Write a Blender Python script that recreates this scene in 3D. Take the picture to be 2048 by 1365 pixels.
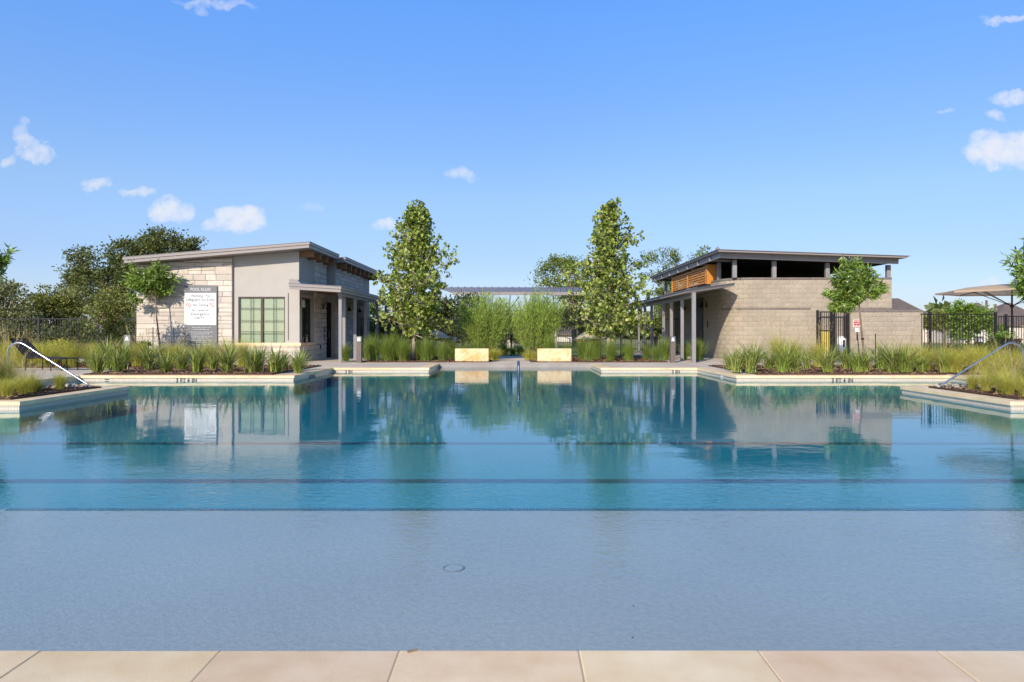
import bpy, math, random
import numpy as np
from mathutils import Vector
for o in list(bpy.data.objects): bpy.data.objects.remove(o)
S = bpy.context.scene
COL = S.collection
R = math.radians
rnd = random.Random(7)
npr = np.random.RandomState(11)
CZ, F, VX, VY = 1.2, 1450.0, 1030.0, 664.0      # eye height, focal length (px), vanishing point of the photograph

# ------------------------------------------------------------------ camera
cam = bpy.data.cameras.new("camera"); camo = bpy.data.objects.new("camera", cam); COL.objects.link(camo)
camo.location = (0, 0, CZ); camo.rotation_euler = (R(90), 0, 0)
cam.sensor_width = 36; cam.lens = F / 2048 * 36
cam.shift_x = -(VX - 1024) / 2048; cam.shift_y = -(682.5 - VY) / 2048
cam.clip_start = .1; cam.clip_end = 3000
S.camera = camo
# ------------------------------------------------------------------ sun and sky
SUN_EL, SUN_T = 27.0, math.atan2(.42, 1.0)       # elevation; light travels towards +y, leaning to +x
sd = Vector((math.sin(SUN_T) * math.cos(R(SUN_EL)), math.cos(SUN_T) * math.cos(R(SUN_EL)), -math.sin(R(SUN_EL))))
sun = bpy.data.lights.new("sun", 'SUN'); suno = bpy.data.objects.new("sun", sun); COL.objects.link(suno)
suno.rotation_euler = sd.to_track_quat('-Z', 'Y').to_euler(); suno.location = (-20, -30, 25)
sun.energy = 3.0; sun.angle = R(.55); sun.color = (1, .89, .74)
W = bpy.data.worlds.new("World"); S.world = W; W.use_nodes = True
nt = W.node_tree; nt.nodes.clear()
def wn(t, **k):
    n = nt.nodes.new(t)
    for a, b in k.items(): setattr(n, a, b)
    return n
def wmath(op, a, b=None, c=None):
    n = wn('ShaderNodeMath', operation=op)
    for i, v in enumerate((a, b, c)):
        if v is None: continue
        if isinstance(v, (int, float)): n.inputs[i].default_value = v
        else: nt.links.new(v, n.inputs[i])
    return n.outputs[0]
sky = wn('ShaderNodeTexSky', sky_type='NISHITA'); sky.sun_disc = False
sky.sun_elevation = R(SUN_EL); sky.sun_rotation = math.pi + SUN_T      # sun stands behind the camera, to the left
sky.altitude = 200; sky.air_density = 1.0; sky.dust_density = .6; sky.ozone_density = 2.0
tint = wn('ShaderNodeMix', data_type='RGBA', blend_type='MULTIPLY'); tint.inputs[0].default_value = 1
nt.links.new(sky.outputs[0], tint.inputs[6])
tc = wn('ShaderNodeTexCoord'); sep = wn('ShaderNodeSeparateXYZ'); nt.links.new(tc.outputs['Generated'], sep.inputs[0])
tr_ = wn('ShaderNodeValToRGB'); nt.links.new(sep.outputs[2], tr_.inputs[0]); el = tr_.color_ramp.elements      # clearer, bluer air than the sky model's
el[0].position = 0; el[0].color = (.53, .575, .82, 1); el[1].position = 1; el[1].color = (.58, .98, 1.45, 1)
for p_, c_ in ((.10, (.56, .60, .80)), (.18, (.67, .725, .86)), (.30, (.64, .82, 1.10)), (.41, (.61, .95, 1.39))):
    e_ = el.new(p_); e_.color = (*c_, 1)
lf = wmath('ADD', 1.0, wmath('MULTIPLY', wmath('MAXIMUM', wmath('MULTIPLY', sep.outputs[0], -1.0), 0.0), .36))
tv = wn('ShaderNodeVectorMath', operation='SCALE'); nt.links.new(tr_.outputs[0], tv.inputs[0]); nt.links.new(lf, tv.inputs['Scale']); nt.links.new(tv.outputs[0], tint.inputs[7])
ymax = wmath('MAXIMUM', sep.outputs[1], .05)
u = wmath('DIVIDE', sep.outputs[0], ymax); v = wmath('DIVIDE', sep.outputs[2], ymax)
cmb = wn('ShaderNodeCombineXYZ'); nt.links.new(u, cmb.inputs[0]); nt.links.new(v, cmb.inputs[1])
def wnoise(scale, detail, off=0):
    m = wn('ShaderNodeVectorMath', operation='ADD'); nt.links.new(cmb.outputs[0], m.inputs[0]); m.inputs[1].default_value = (off, off * 1.7, 0)
    n = wn('ShaderNodeTexNoise'); n.inputs['Scale'].default_value = scale; n.inputs['Detail'].default_value = detail
    n.inputs['Roughness'].default_value = .62
    nt.links.new(m.outputs[0], n.inputs['Vector']); return n
n1 = wnoise(26, 7); n2 = wnoise(60, 6, 3.3); n3 = wnoise(26, 7, 9.1)
du = wmath('MULTIPLY', wmath('SUBTRACT', n1.outputs[0], .5), .060); dv = wmath('MULTIPLY', wmath('SUBTRACT', n3.outputs[0], .5), .042)
uu = wmath('ADD', u, du); vv = wmath('ADD', v, dv)
# small fair-weather clouds: centre (px, py), half axes in px, density
CLOUDS = [(340, 420, 44, 26, 1.15), (482, 438, 52, 25, 1.5), (425, 452, 24, 12, .55), (190, 368, 30, 13, .6), (275, 382, 40, 11, .55),
          (68, 308, 40, 20, .8), (52, 280, 26, 30, .55), (12, 326, 22, 10, .5), (55, 245, 18, 9, .35), (778, 448, 34, 11, .75),
          (925, 350, 34, 11, .45), (2010, 300, 78, 40, 1.5), (2075, 290, 60, 30, 1.5), (2025, 200, 48, 14, .7), (1995, 232, 26, 11, .45),
          (2020, 38, 60, 9, .5), (430, 8, 90, 9, .35), (405, 22, 14, 12, .3), (1985, 564, 26, 5, .5), (1893, 221, 14, 7, .3), (625, 415, 30, 12, .16)]
tot = None
for (px, py, a, b, dens) in CLOUDS:
    u0, v0 = (px - VX) / F, (VY - py) / F
    A = wmath('POWER', wmath('MULTIPLY', wmath('SUBTRACT', uu, u0), F / a / 1.1), 2.0)
    B = wmath('POWER', wmath('MULTIPLY', wmath('SUBTRACT', vv, v0), F / b / 1.1), 2.0)
    d = wmath('SUBTRACT', 1.0, wmath('ADD', A, B)); d = wmath('MAXIMUM', d, 0.0)
    d = wmath('MULTIPLY', d, dens)
    tot = d if tot is None else wmath('MAXIMUM', tot, d)
dens = wmath('MULTIPLY', tot, wmath('MAXIMUM', wmath('SUBTRACT', wmath('MULTIPLY', n2.outputs[0], 4.2), 1.05), 0.08))
dens = wmath('SUBTRACT', 1.0, wmath('POWER', 2.718, wmath('MULTIPLY', dens, -1.25)))
front = wmath('GREATER_THAN', sep.outputs[1], .2)
up = wmath('GREATER_THAN', sep.outputs[2], 0.0)
dens = wmath('MINIMUM', wmath('MULTIPLY', wmath('MULTIPLY', dens, front), up), .93)
cm = wn('ShaderNodeMix', data_type='RGBA'); nt.links.new(dens, cm.inputs[0]); nt.links.new(tint.outputs[2], cm.inputs[6])
CLOUDCOL = cm.inputs[7]; CLOUDCOL.default_value = (5.0, 5.15, 5.6, 1)
bg = wn('ShaderNodeBackground'); bg.inputs[1].default_value = .1
nt.links.new(cm.outputs[2], bg.inputs[0])
wo = wn('ShaderNodeOutputWorld'); nt.links.new(bg.outputs[0], wo.inputs[0])
S.view_settings.view_transform = 'Standard'; S.view_settings.look = 'None'; S.view_settings.gamma = 1
S.view_settings.exposure = 0.75; S.view_settings.use_curve_mapping = False
S.render.engine = 'CYCLES'
S.cycles.transparent_max_bounces = 16

# ------------------------------------------------------------------ helpers
def at(px, py, z=0.0):
    d = (CZ - z) * F / (py - VY); return ((px - VX) * d / F, d)
def X(px, d): return (px - VX) * d / F
def Z(py, d): return CZ + (VY - py) * d / F
def tag(o, label=None, cat=None, group=None, kind=None):
    if label: o['label'] = label
    if cat: o['category'] = cat
    if group: o['group'] = group
    if kind: o['kind'] = kind
    return o
def thing(name, label, cat, loc=(0, 0, 0), group=None, rz=0.0):
    o = bpy.data.objects.new(name, None); COL.objects.link(o); o.location = loc; o.rotation_euler = (0, 0, rz)
    o.empty_display_size = .2
    return tag(o, label, cat, group)
def link(name, me, parent=None, loc=None, rz=0.0):
    o = bpy.data.objects.new(name, me); COL.objects.link(o)
    if parent is not None: o.parent = parent
    if loc is not None: o.location = loc
    if rz: o.rotation_euler = (0, 0, rz)
    return o
class MB:
    def __init__(s): s.v = []; s.f = []; s.smooth = False
    def quad(s, a, b, c, d):
        n = len(s.v); s.v += [a, b, c, d]; s.f.append((n, n + 1, n + 2, n + 3)); return s
    def hexa(s, p):                     # p: 4 bottom (ccw from above) + 4 top
        n = len(s.v); s.v += list(p)
        s.f += [(n + 3, n + 2, n + 1, n), (n + 4, n + 5, n + 6, n + 7)]
        for i in range(4):
            j = (i + 1) % 4; s.f.append((n + i, n + j, n + 4 + j, n + 4 + i))
        return s
    def box(s, x0, x1, y0, y1, z0, z1):
        return s.hexa([(x0, y0, z0), (x1, y0, z0), (x1, y1, z0), (x0, y1, z0), (x0, y0, z1), (x1, y0, z1), (x1, y1, z1), (x0, y1, z1)])
    def cbox(s, x0, x1, y0, y1, z0, z1, c):      # box with chamfered vertical and top edges (smaller top, inset ring)
        n = len(s.v)
        rings = [(0, z0), (0, z1 - c), (c, z1)]
        for (i, z) in rings:
            s.v += [(x0 + i, y0 + i, z), (x1 - i, y0 + i, z), (x1 - i, y1 - i, z), (x0 + i, y1 - i, z)]
        for r in range(2):
            for i in range(4):
                j = (i + 1) % 4; a = n + r * 4; s.f.append((a + i, a + j, a + 4 + j, a + 4 + i))
        s.f += [(n + 3, n + 2, n + 1, n), (n + 8, n + 9, n + 10, n + 11)]
        return s
    def slab(s, top, t):                 # polygon (ccw from above) pushed down by t
        n = len(s.v); k = len(top)
        s.v += [tuple(p) for p in top] + [(p[0], p[1], p[2] - t) for p in top]
        s.f.append(tuple(range(n, n + k))); s.f.append(tuple(range(n + 2 * k - 1, n + k - 1, -1)))
        for i in range(k):
            j = (i + 1) % k; s.f.append((n + i, n + k + i, n + k + j, n + j))
        return s
    def extr(s, poly, vec):              # any planar polygon extruded along vec
        n = len(s.v); k = len(poly)
        s.v += [tuple(p) for p in poly] + [(p[0] + vec[0], p[1] + vec[1], p[2] + vec[2]) for p in poly]
        s.f.append(tuple(range(n, n + k))); s.f.append(tuple(range(n + 2 * k - 1, n + k - 1, -1)))
        for i in range(k):
            j = (i + 1) % k; s.f.append((n + i, n + k + i, n + k + j, n + j))
        return s
    def tube(s, pts, r, n=8, cap=True):
        pts = [Vector(p) for p in pts]; m = len(pts)
        rs = r if isinstance(r, (list, tuple)) else [r] * m
        base = len(s.v); ref = None
        for i, p in enumerate(pts):
            t = (pts[min(i + 1, m - 1)] - pts[max(i - 1, 0)])
            if t.length < 1e-9: t = Vector((0, 0, 1))
            t.normalize()
            if ref is None: ref = Vector((1, 0, 0)) if abs(t.x) < .8 else Vector((0, 1, 0))
            a = (ref - t * ref.dot(t)).normalized(); b = t.cross(a); ref = a
            for k in range(n):
                w = 2 * math.pi * k / n; q = p + (a * math.cos(w) + b * math.sin(w)) * rs[i]; s.v.append(tuple(q))
        for i in range(m - 1):
            for k in range(n):
                k2 = (k + 1) % n; A = base + i * n; s.f.append((A + k, A + k2, A + n + k2, A + n + k))
        if cap:
            s.f.append(tuple(base + k for k in reversed(range(n)))); s.f.append(tuple(base + (m - 1) * n + k for k in range(n)))
        return s
    def lathe(s, prof, c=(0, 0, 0), n=16):
        base = len(s.v)
        for (r, z) in prof:
            for k in range(n):
                w = 2 * math.pi * k / n; s.v.append((c[0] + r * math.cos(w), c[1] + r * math.sin(w), c[2] + z))
        for i in range(len(prof) - 1):
            for k in range(n):
                k2 = (k + 1) % n; A = base + i * n; s.f.append((A + k, A + k2, A + n + k2, A + n + k))
        return s
    def mesh(s, name, mat, smooth=None):
        me = bpy.data.meshes.new(name); me.from_pydata(s.v, [], s.f)
        if mat: me.materials.append(mat)
        if smooth if smooth is not None else s.smooth:
            me.polygons.foreach_set('use_smooth', [True] * len(me.polygons))
        me.update(); return me
    def build(s, name, mat, parent=None, smooth=None, loc=None, rz=0.0):
        return link(name, s.mesh(name, mat, smooth), parent, loc, rz)
def quads_mesh(name, verts, mat):         # verts: (N,4,3) numpy
    n = len(verts); me = bpy.data.meshes.new(name)
    me.vertices.add(4 * n); me.vertices.foreach_set('co', verts.reshape(-1).astype(np.float32))
    me.loops.add(4 * n); me.loops.foreach_set('vertex_index', np.arange(4 * n, dtype=np.int32))
    me.polygons.add(n); me.polygons.foreach_set('loop_start', np.arange(0, 4 * n, 4, dtype=np.int32))
    me.polygons.foreach_set('loop_total', np.full(n, 4, dtype=np.int32))
    me.update(calc_edges=True); me.validate()
    me.materials.append(mat); return me

# ------------------------------------------------------------------ materials
def mat(name, col, rough=.7, col2=None, nscale=3.0, detail=4.0, bump=0.0, bscale=40.0, bdist=.01, metal=0.0, rand=0.0,
        coords='pos', spec=.4, stretch=None, ramp=(.35, .65), island=False, trans=0.0, stain=0.0, dead=None):
    m = bpy.data.materials.new(name); m.use_nodes = True; t = m.node_tree; t.nodes.clear()
    out = t.nodes.new('ShaderNodeOutputMaterial'); p = t.nodes.new('ShaderNodeBsdfPrincipled')
    p.inputs['Roughness'].default_value = rough; p.inputs['Metallic'].default_value = metal
    p.inputs['Specular IOR Level'].default_value = spec
    g = t.nodes.new('ShaderNodeNewGeometry'); co = g.outputs['Position']
    if coords == 'obj':
        q = t.nodes.new('ShaderNodeTexCoord'); co = q.outputs['Object']
    if stretch:
        mp = t.nodes.new('ShaderNodeMapping'); mp.inputs['Scale'].default_value = stretch; t.links.new(co, mp.inputs[0]); co = mp.outputs[0]
    c = (*col, 1); cur = None
    if col2 is not None:
        n = t.nodes.new('ShaderNodeTexNoise'); n.inputs['Scale'].default_value = nscale; n.inputs['Detail'].default_value = detail
        n.inputs['Roughness'].default_value = .6; t.links.new(co, n.inputs['Vector'])
        r = t.nodes.new('ShaderNodeMapRange'); r.inputs[1].default_value = ramp[0]; r.inputs[2].default_value = ramp[1]; t.links.new(n.outputs[0], r.inputs[0])
        mx = t.nodes.new('ShaderNodeMix'); mx.data_type = 'RGBA'; t.links.new(r.outputs[0], mx.inputs[0]); mx.inputs[6].default_value = c; mx.inputs[7].default_value = (*col2, 1)
        cur = mx.outputs[2]
    if stain:
        n = t.nodes.new('ShaderNodeTexNoise'); n.inputs['Scale'].default_value = .55; n.inputs['Detail'].default_value = 6; t.links.new(co, n.inputs['Vector'])
        r = t.nodes.new('ShaderNodeMapRange'); r.inputs[1].default_value = .3; r.inputs[2].default_value = .7; r.inputs[3].default_value = 1 - stain; r.inputs[4].default_value = 1 + stain * .6; t.links.new(n.outputs[0], r.inputs[0])
        mx = t.nodes.new('ShaderNodeMix'); mx.data_type = 'RGBA'; mx.blend_type = 'MULTIPLY'; mx.inputs[0].default_value = 1
        if cur is None: mx.inputs[6].default_value = c
        else: t.links.new(cur, mx.inputs[6])
        t.links.new(r.outputs[0], mx.inputs[7]); cur = mx.outputs[2]
    if rand or island:
        h = t.nodes.new('ShaderNodeHueSaturation')
        if cur is None: h.inputs['Color'].default_value = c
        else: t.links.new(cur, h.inputs['Color'])
        src = g.outputs['Random Per Island'] if island else t.nodes.new('ShaderNodeObjectInfo').outputs['Random']
        a = t.nodes.new('ShaderNodeMapRange'); a.inputs[3].default_value = 1 - (rand or .3); a.inputs[4].default_value = 1 + (rand or .3); t.links.new(src, a.inputs[0]); t.links.new(a.outputs[0], h.inputs['Value'])
        w = t.nodes.new('ShaderNodeMath'); w.operation = 'FRACT'; w2 = t.nodes.new('ShaderNodeMath'); w2.operation = 'MULTIPLY'; w2.inputs[1].default_value = 7.31
        t.links.new(src, w2.inputs[0]); t.links.new(w2.outputs[0], w.inputs[0])
        b = t.nodes.new('ShaderNodeMapRange'); b.inputs[3].default_value = .5 - (.025 if island else .008); b.inputs[4].default_value = .5 + (.025 if island else .008); t.links.new(w.outputs[0], b.inputs[0]); t.links.new(b.outputs[0], h.inputs['Hue'])
        cur = h.outputs[0]
        if dead:
            f3 = t.nodes.new('ShaderNodeMath'); f3.operation = 'MULTIPLY'; f3.inputs[1].default_value = 23.7; f4 = t.nodes.new('ShaderNodeMath'); f4.operation = 'FRACT'; f5 = t.nodes.new('ShaderNodeMath'); f5.operation = 'GREATER_THAN'; f5.inputs[1].default_value = .86
            t.links.new(src, f3.inputs[0]); t.links.new(f3.outputs[0], f4.inputs[0]); t.links.new(f4.outputs[0], f5.inputs[0])
            dm_ = t.nodes.new('ShaderNodeMix'); dm_.data_type = 'RGBA'; t.links.new(f5.outputs[0], dm_.inputs[0]); t.links.new(cur, dm_.inputs[6]); dm_.inputs[7].default_value = (*dead, 1); cur = dm_.outputs[2]
    if cur is None: p.inputs['Base Color'].default_value = c
    else: t.links.new(cur, p.inputs['Base Color'])
    if bump:
        n = t.nodes.new('ShaderNodeTexNoise'); n.inputs['Scale'].default_value = bscale; n.inputs['Detail'].default_value = 5; t.links.new(co, n.inputs['Vector'])
        b = t.nodes.new('ShaderNodeBump'); b.inputs['Strength'].default_value = bump; b.inputs['Distance'].default_value = bdist
        t.links.new(n.outputs[0], b.inputs['Height']); t.links.new(b.outputs[0], p.inputs['Normal'])
    res = p.outputs[0]
    if trans:
        tl = t.nodes.new('ShaderNodeBsdfTranslucent')
        if cur is None: tl.inputs[0].default_value = c
        else:
            h2 = t.nodes.new('ShaderNodeMix'); h2.data_type = 'RGBA'; h2.blend_type = 'MULTIPLY'; h2.inputs[0].default_value = 1
            t.links.new(cur, h2.inputs[6]); h2.inputs[7].default_value = (1.2, 1.25, .5, 1); t.links.new(h2.outputs[2], tl.inputs[0])
        ms = t.nodes.new('ShaderNodeMixShader'); ms.inputs[0].default_value = trans
        t.links.new(p.outputs[0], ms.inputs[1]); t.links.new(tl.outputs[0], ms.inputs[2]); res = ms.outputs[0]
    t.links.new(res, out.inputs[0]); return m
M = {}
M['ground'] = mat('dry_lawn', (.16, .17, .06), .95, (.30, .24, .11), .25, 8, .6, 30, .03)
M['lawn'] = mat('lawn', (.10, .17, .035), .95, (.17, .22, .06), 1.2, 8, .8, 60, .03)
M['deck'] = mat('deck_concrete', (.68, .55, .41), .8, (.58, .475, .36), 1.6, 6, .15, 90, .004, stain=.14)
M['apron'] = mat('apron_concrete', (.31, .27, .235), .85, (.26, .225, .195), 2, 6, .15, 90, .004)
M['mulch'] = mat('mulch', (.16, .085, .045), .95, (.05, .028, .016), 30, 6, 1, 60, .03)
M['chip'] = mat('mulch_chips', (.26, .15, .08), .9, None, rand=.5, island=True)
M['coping'] = mat('limestone_coping', (.90, .68, .42), .55, (.76, .52, .27), 2.4, 12, .25, 140, .003, rand=.05, stain=.08)
M['grout'] = mat('grout', (.52, .38, .23), .9)
M['plaster'] = mat('pool_plaster', (.11, .40, .38), .8, (.07, .31, .32), 22, 5, ramp=(.3, .7))
M['ledge'] = mat('ledge_plaster', (.44, .43, .38), .8, (.36, .36, .33), 30, 9, .3, 60, .01, stain=.09)
M['lane'] = mat('lane_tile', (.0, .075, .10), .4)
M['stucco'] = mat('stucco', (.455, .42, .375), .9, (.43, .395, .35), 2, 5, .15, 150, .003)
M['stone'] = mat('cut_limestone', (.63, .555, .47), .85, (.56, .485, .395), 3.2, 7, .7, 26, .014, rand=.15)
M['mortar'] = mat('mortar', (.48, .41, .34), .95)
M['block'] = mat('split_block', (.395, .33, .25), .9, (.36, .295, .22), 5, 7, .9, 18, .02, rand=.06, stain=.10)
M['blockmortar'] = mat('block_mortar', (.35, .29, .215), .95)
M['blockcap'] = mat('cap_block', (.20, .165, .14), .9, (.17, .14, .12), 4, 5, .4, 40, .01, rand=.1)
M['fascia'] = mat('grey_fascia', (.29, .25, .23), .45, None)
M['roofmetal'] = mat('metal_roof', (.20, .19, .19), .5, (.17, .16, .16), 1, 3)
M['shadeblack'] = mat('painted_interior_shade', (.018, .017, .017), .8)  # near-black colour paints in the shade inside the open clerestory
M['steel'] = mat('painted_steel', (.27, .25, .25), .45, (.23, .215, .215), 3, 4)
M['wood'] = mat('brown_timber', (.30, .14, .055), .6, (.20, .09, .035), 8, 5, .2, 30, .005, stretch=(1, 1, 6))
M['cedar'] = mat('orange_cedar', (.66, .26, .035), .5, (.52, .18, .025), 6, 5, .2, 30, .004, stretch=(1, .3, 8), rand=.12)
M['black'] = mat('black_metal', (.014, .012, .011), .45)
M['bronze'] = mat('bronze_frame', (.075, .045, .03), .45)
M['bollard'] = mat('bronze_bollard', (.15, .115, .10), .45, (.13, .10, .09), 5, 3)
M['chrome'] = mat('stainless_tube', (.55, .57, .60), .28, metal=1.0)
M['bluesteel'] = mat('blue_dark_tube', (.07, .10, .16), .3, metal=.4)
M['white'] = mat('white_paint', (.80, .80, .78), .5)
M['signgrey'] = mat('sign_grey', (.17, .17, .175), .5)
M['ink'] = mat('ink', (.05, .055, .06), .6)
M['signtext'] = mat('sign_pale_text', (.62, .62, .62), .6)
M['red'] = mat('sign_red', (.42, .035, .035), .5)
M['yellow'] = mat('yellow_plastic', (.65, .48, .06), .5)
M['blind'] = mat('blind_slats', (.46, .50, .37), .6, None)
M['yblock'] = mat('gold_limestone', (.72, .56, .32), .85, (.66, .36, .10), 3.0, 9, .7, 16, .02, ramp=(.46, .70))
M['fabric'] = mat('umbrella_canvas', (.74, .55, .38), .9, trans=.45)
M['sling'] = mat('brown_sling', (.05, .032, .026), .7)
M['rope'] = mat('hammock_rope', (.55, .44, .30), .9)
M['shingle'] = mat('roof_shingle', (.17, .125, .10), .9, (.12, .09, .075), 2, 6)
M['housewall'] = mat('house_wall', (.62, .56, .48), .9)
M['trunk'] = mat('bark', (.24, .18, .12), .9, (.14, .10, .07), 9, 5, .6, 30, .02)
M['palebark'] = mat('pale_bark', (.52, .44, .33), .9, (.26, .20, .13), 7, 5, .4, 30, .02)
M['syc'] = mat('sycamore_leaf', (.27, .33, .065), .45, None, rand=.75, island=True, trans=.32)
M['syclight'] = mat('sycamore_highlight_leaf', (.56, .56, .20), .6, None, rand=.3, island=True, trans=.3)  # pale leaf colour paints sunlit highlights into the sycamore crowns
M['oak'] = mat('oak_leaf', (.13, .155, .045), .55, None, rand=.6, island=True, trans=.25)
M['oakdark'] = mat('dark_leaf', (.075, .09, .03), .6, None, rand=.5, island=True, trans=.15)
M['oak2'] = mat('oak_leaf_olive', (.23, .24, .06), .55, None, rand=.55, island=True, trans=.25)
M['oak3'] = mat('elm_leaf', (.20, .25, .06), .55, None, rand=.55, island=True, trans=.3)
M['oakgrey'] = mat('grey_leaf', (.21, .22, .09), .7, None, rand=.45, island=True, trans=.15)
M['ylong'] = mat('long_leaf', (.21, .31, .055), .5, None, rand=.5, island=True, trans=.25)
M['flower'] = mat('blossom', (.85, .78, .70), .7, trans=.3)
M['willow'] = mat('feather_leaf', (.29, .40, .065), .6, None, rand=.4, island=True, trans=.25)
M['spiky'] = mat('spiky_blade', (.22, .28, .05), .45, None, rand=.65, island=True, trans=.2, dead=(.46, .37, .18))
M['fine'] = mat('fine_blade', (.18, .26, .035), .6, None, rand=.5, island=True, trans=.2, dead=(.30, .26, .10))
M['feather'] = mat('golden_blade', (.50, .47, .09), .7, None, rand=.45, island=True, trans=.25)
M['seed'] = mat('seed_head', (.50, .38, .20), .8, None, rand=.3, island=True, trans=.2)
M['rock'] = mat('pale_gravel', (.50, .43, .34), .9, None, rand=.3, island=True)
M['earth'] = mat('orange_earth', (.50, .30, .14), .95, (.38, .24, .12), .6, 5)

def schlick(t, normal=None, f0=.02):
    g = t.nodes.new('ShaderNodeNewGeometry'); d = t.nodes.new('ShaderNodeVectorMath'); d.operation = 'DOT_PRODUCT'
    t.links.new(g.outputs['Incoming'], d.inputs[0]); t.links.new(normal if normal is not None else g.outputs['Normal'], d.inputs[1])
    def m(op, a, b=None):
        n = t.nodes.new('ShaderNodeMath'); n.operation = op
        for i, v in enumerate((a, b)):
            if v is None: continue
            if isinstance(v, (int, float)): n.inputs[i].default_value = v
            else: t.links.new(v, n.inputs[i])
        return n.outputs[0]
    c = m('MINIMUM', m('ABSOLUTE', d.outputs['Value']), 1.0)
    return m('ADD', m('MULTIPLY', m('POWER', m('SUBTRACT', 1.0, c), 5.0), 1 - f0), f0)
def glassmat():
    m = bpy.data.materials.new('window_glass'); m.use_nodes = True; t = m.node_tree; t.nodes.clear()
    o = t.nodes.new('ShaderNodeOutputMaterial'); 
    tr = t.nodes.new('ShaderNodeBsdfTransparent'); tr.inputs[0].default_value = (.95, .98, .95, 1)
    gl = t.nodes.new('ShaderNodeBsdfGlossy'); gl.inputs['Roughness'].default_value = .02
    x = t.nodes.new('ShaderNodeMixShader'); t.links.new(schlick(t, None, .04), x.inputs[0]); t.links.new(tr.outputs[0], x.inputs[1]); t.links.new(gl.outputs[0], x.inputs[2])
    t.links.new(x.outputs[0], o.inputs[0]); return m
M['glass'] = glassmat()
def darkglass():
    m = bpy.data.materials.new('dark_glass'); m.use_nodes = True; p = m.node_tree.nodes['Principled BSDF']
    p.inputs['Base Color'].default_value = (.012, .025, .016, 1); p.inputs['Roughness'].default_value = .05; return m
M['dglass'] = darkglass()
def watermat():
    m = bpy.data.materials.new('pool_water'); m.use_nodes = True; t = m.node_tree; t.nodes.clear()
    o = t.nodes.new('ShaderNodeOutputMaterial')
    g = t.nodes.new('ShaderNodeNewGeometry')
    def noise(scale, st, det, dist=0.0):
        mp = t.nodes.new('ShaderNodeMapping'); mp.inputs['Scale'].default_value = st; mp.inputs['Rotation'].default_value = (0, 0, R(-14)); t.links.new(g.outputs['Position'], mp.inputs[0])
        n = t.nodes.new('ShaderNodeTexNoise'); n.inputs['Scale'].default_value = scale; n.inputs['Detail'].default_value = det; n.inputs['Distortion'].default_value = dist
        t.links.new(mp.outputs[0], n.inputs['Vector']); return n.outputs[0]
    big = noise(1.1, (1, 1.6, 1), 2); small = noise(11, (1, 1.7, 1), 3, .6); patch = noise(.22, (1, 1, 1), 2)
    pr = t.nodes.new('ShaderNodeMapRange'); pr.inputs[1].default_value = .4; pr.inputs[2].default_value = .62; pr.inputs[3].default_value = .25; pr.inputs[4].default_value = 1.0; t.links.new(patch, pr.inputs[0])
    sep = t.nodes.new('ShaderNodeSeparateXYZ'); t.links.new(g.outputs['Position'], sep.inputs[0])
    yr = t.nodes.new('ShaderNodeMapRange'); yr.inputs[1].default_value = 5.5; yr.inputs[2].default_value = 8.5; yr.inputs[3].default_value = 3.6; yr.inputs[4].default_value = .38; t.links.new(sep.outputs[1], yr.inputs[0])
    k = t.nodes.new('ShaderNodeMath'); k.operation = 'MULTIPLY'; t.links.new(pr.outputs[0], k.inputs[0]); t.links.new(yr.outputs[0], k.inputs[1])
    k2 = t.nodes.new('ShaderNodeMath'); k2.operation = 'MULTIPLY'; t.links.new(k.outputs[0], k2.inputs[0]); t.links.new(small, k2.inputs[1])
    sc = t.nodes.new('ShaderNodeMath'); sc.operation = 'MULTIPLY'; t.links.new(k2.outputs[0], sc.inputs[0]); sc.inputs[1].default_value = WAVE_SMALL
    sb = t.nodes.new('ShaderNodeMath'); sb.operation = 'MULTIPLY_ADD'; t.links.new(big, sb.inputs[0]); sb.inputs[1].default_value = WAVE_BIG; t.links.new(sc.outputs[0], sb.inputs[2])
    b = t.nodes.new('ShaderNodeBump'); b.inputs['Strength'].default_value = 1; b.inputs['Distance'].default_value = 1.0; t.links.new(sb.outputs[0], b.inputs['Height'])
    tr = t.nodes.new('ShaderNodeBsdfTransparent'); tr.inputs[0].default_value = (1, 1, 1, 1)
    gl = t.nodes.new('ShaderNodeBsdfGlossy'); gl.inputs['Roughness'].default_value = .015; t.links.new(b.outputs[0], gl.inputs['Normal'])
    x = t.nodes.new('ShaderNodeMixShader'); t.links.new(schlick(t, b.outputs[0], .02), x.inputs[0]); t.links.new(tr.outputs[0], x.inputs[1]); t.links.new(gl.outputs[0], x.inputs[2])
    t.links.new(x.outputs[0], o.inputs[0])
    va = t.nodes.new('ShaderNodeVolumeAbsorption'); va.inputs[0].default_value = (.45, .86, .93, 1); va.inputs[1].default_value = ABSORB
    t.links.new(va.outputs[0], o.inputs['Volume'])
    return m
WAVE_SMALL, WAVE_BIG, ABSORB = .0016, .0030, .8
M['water'] = watermat()
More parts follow.
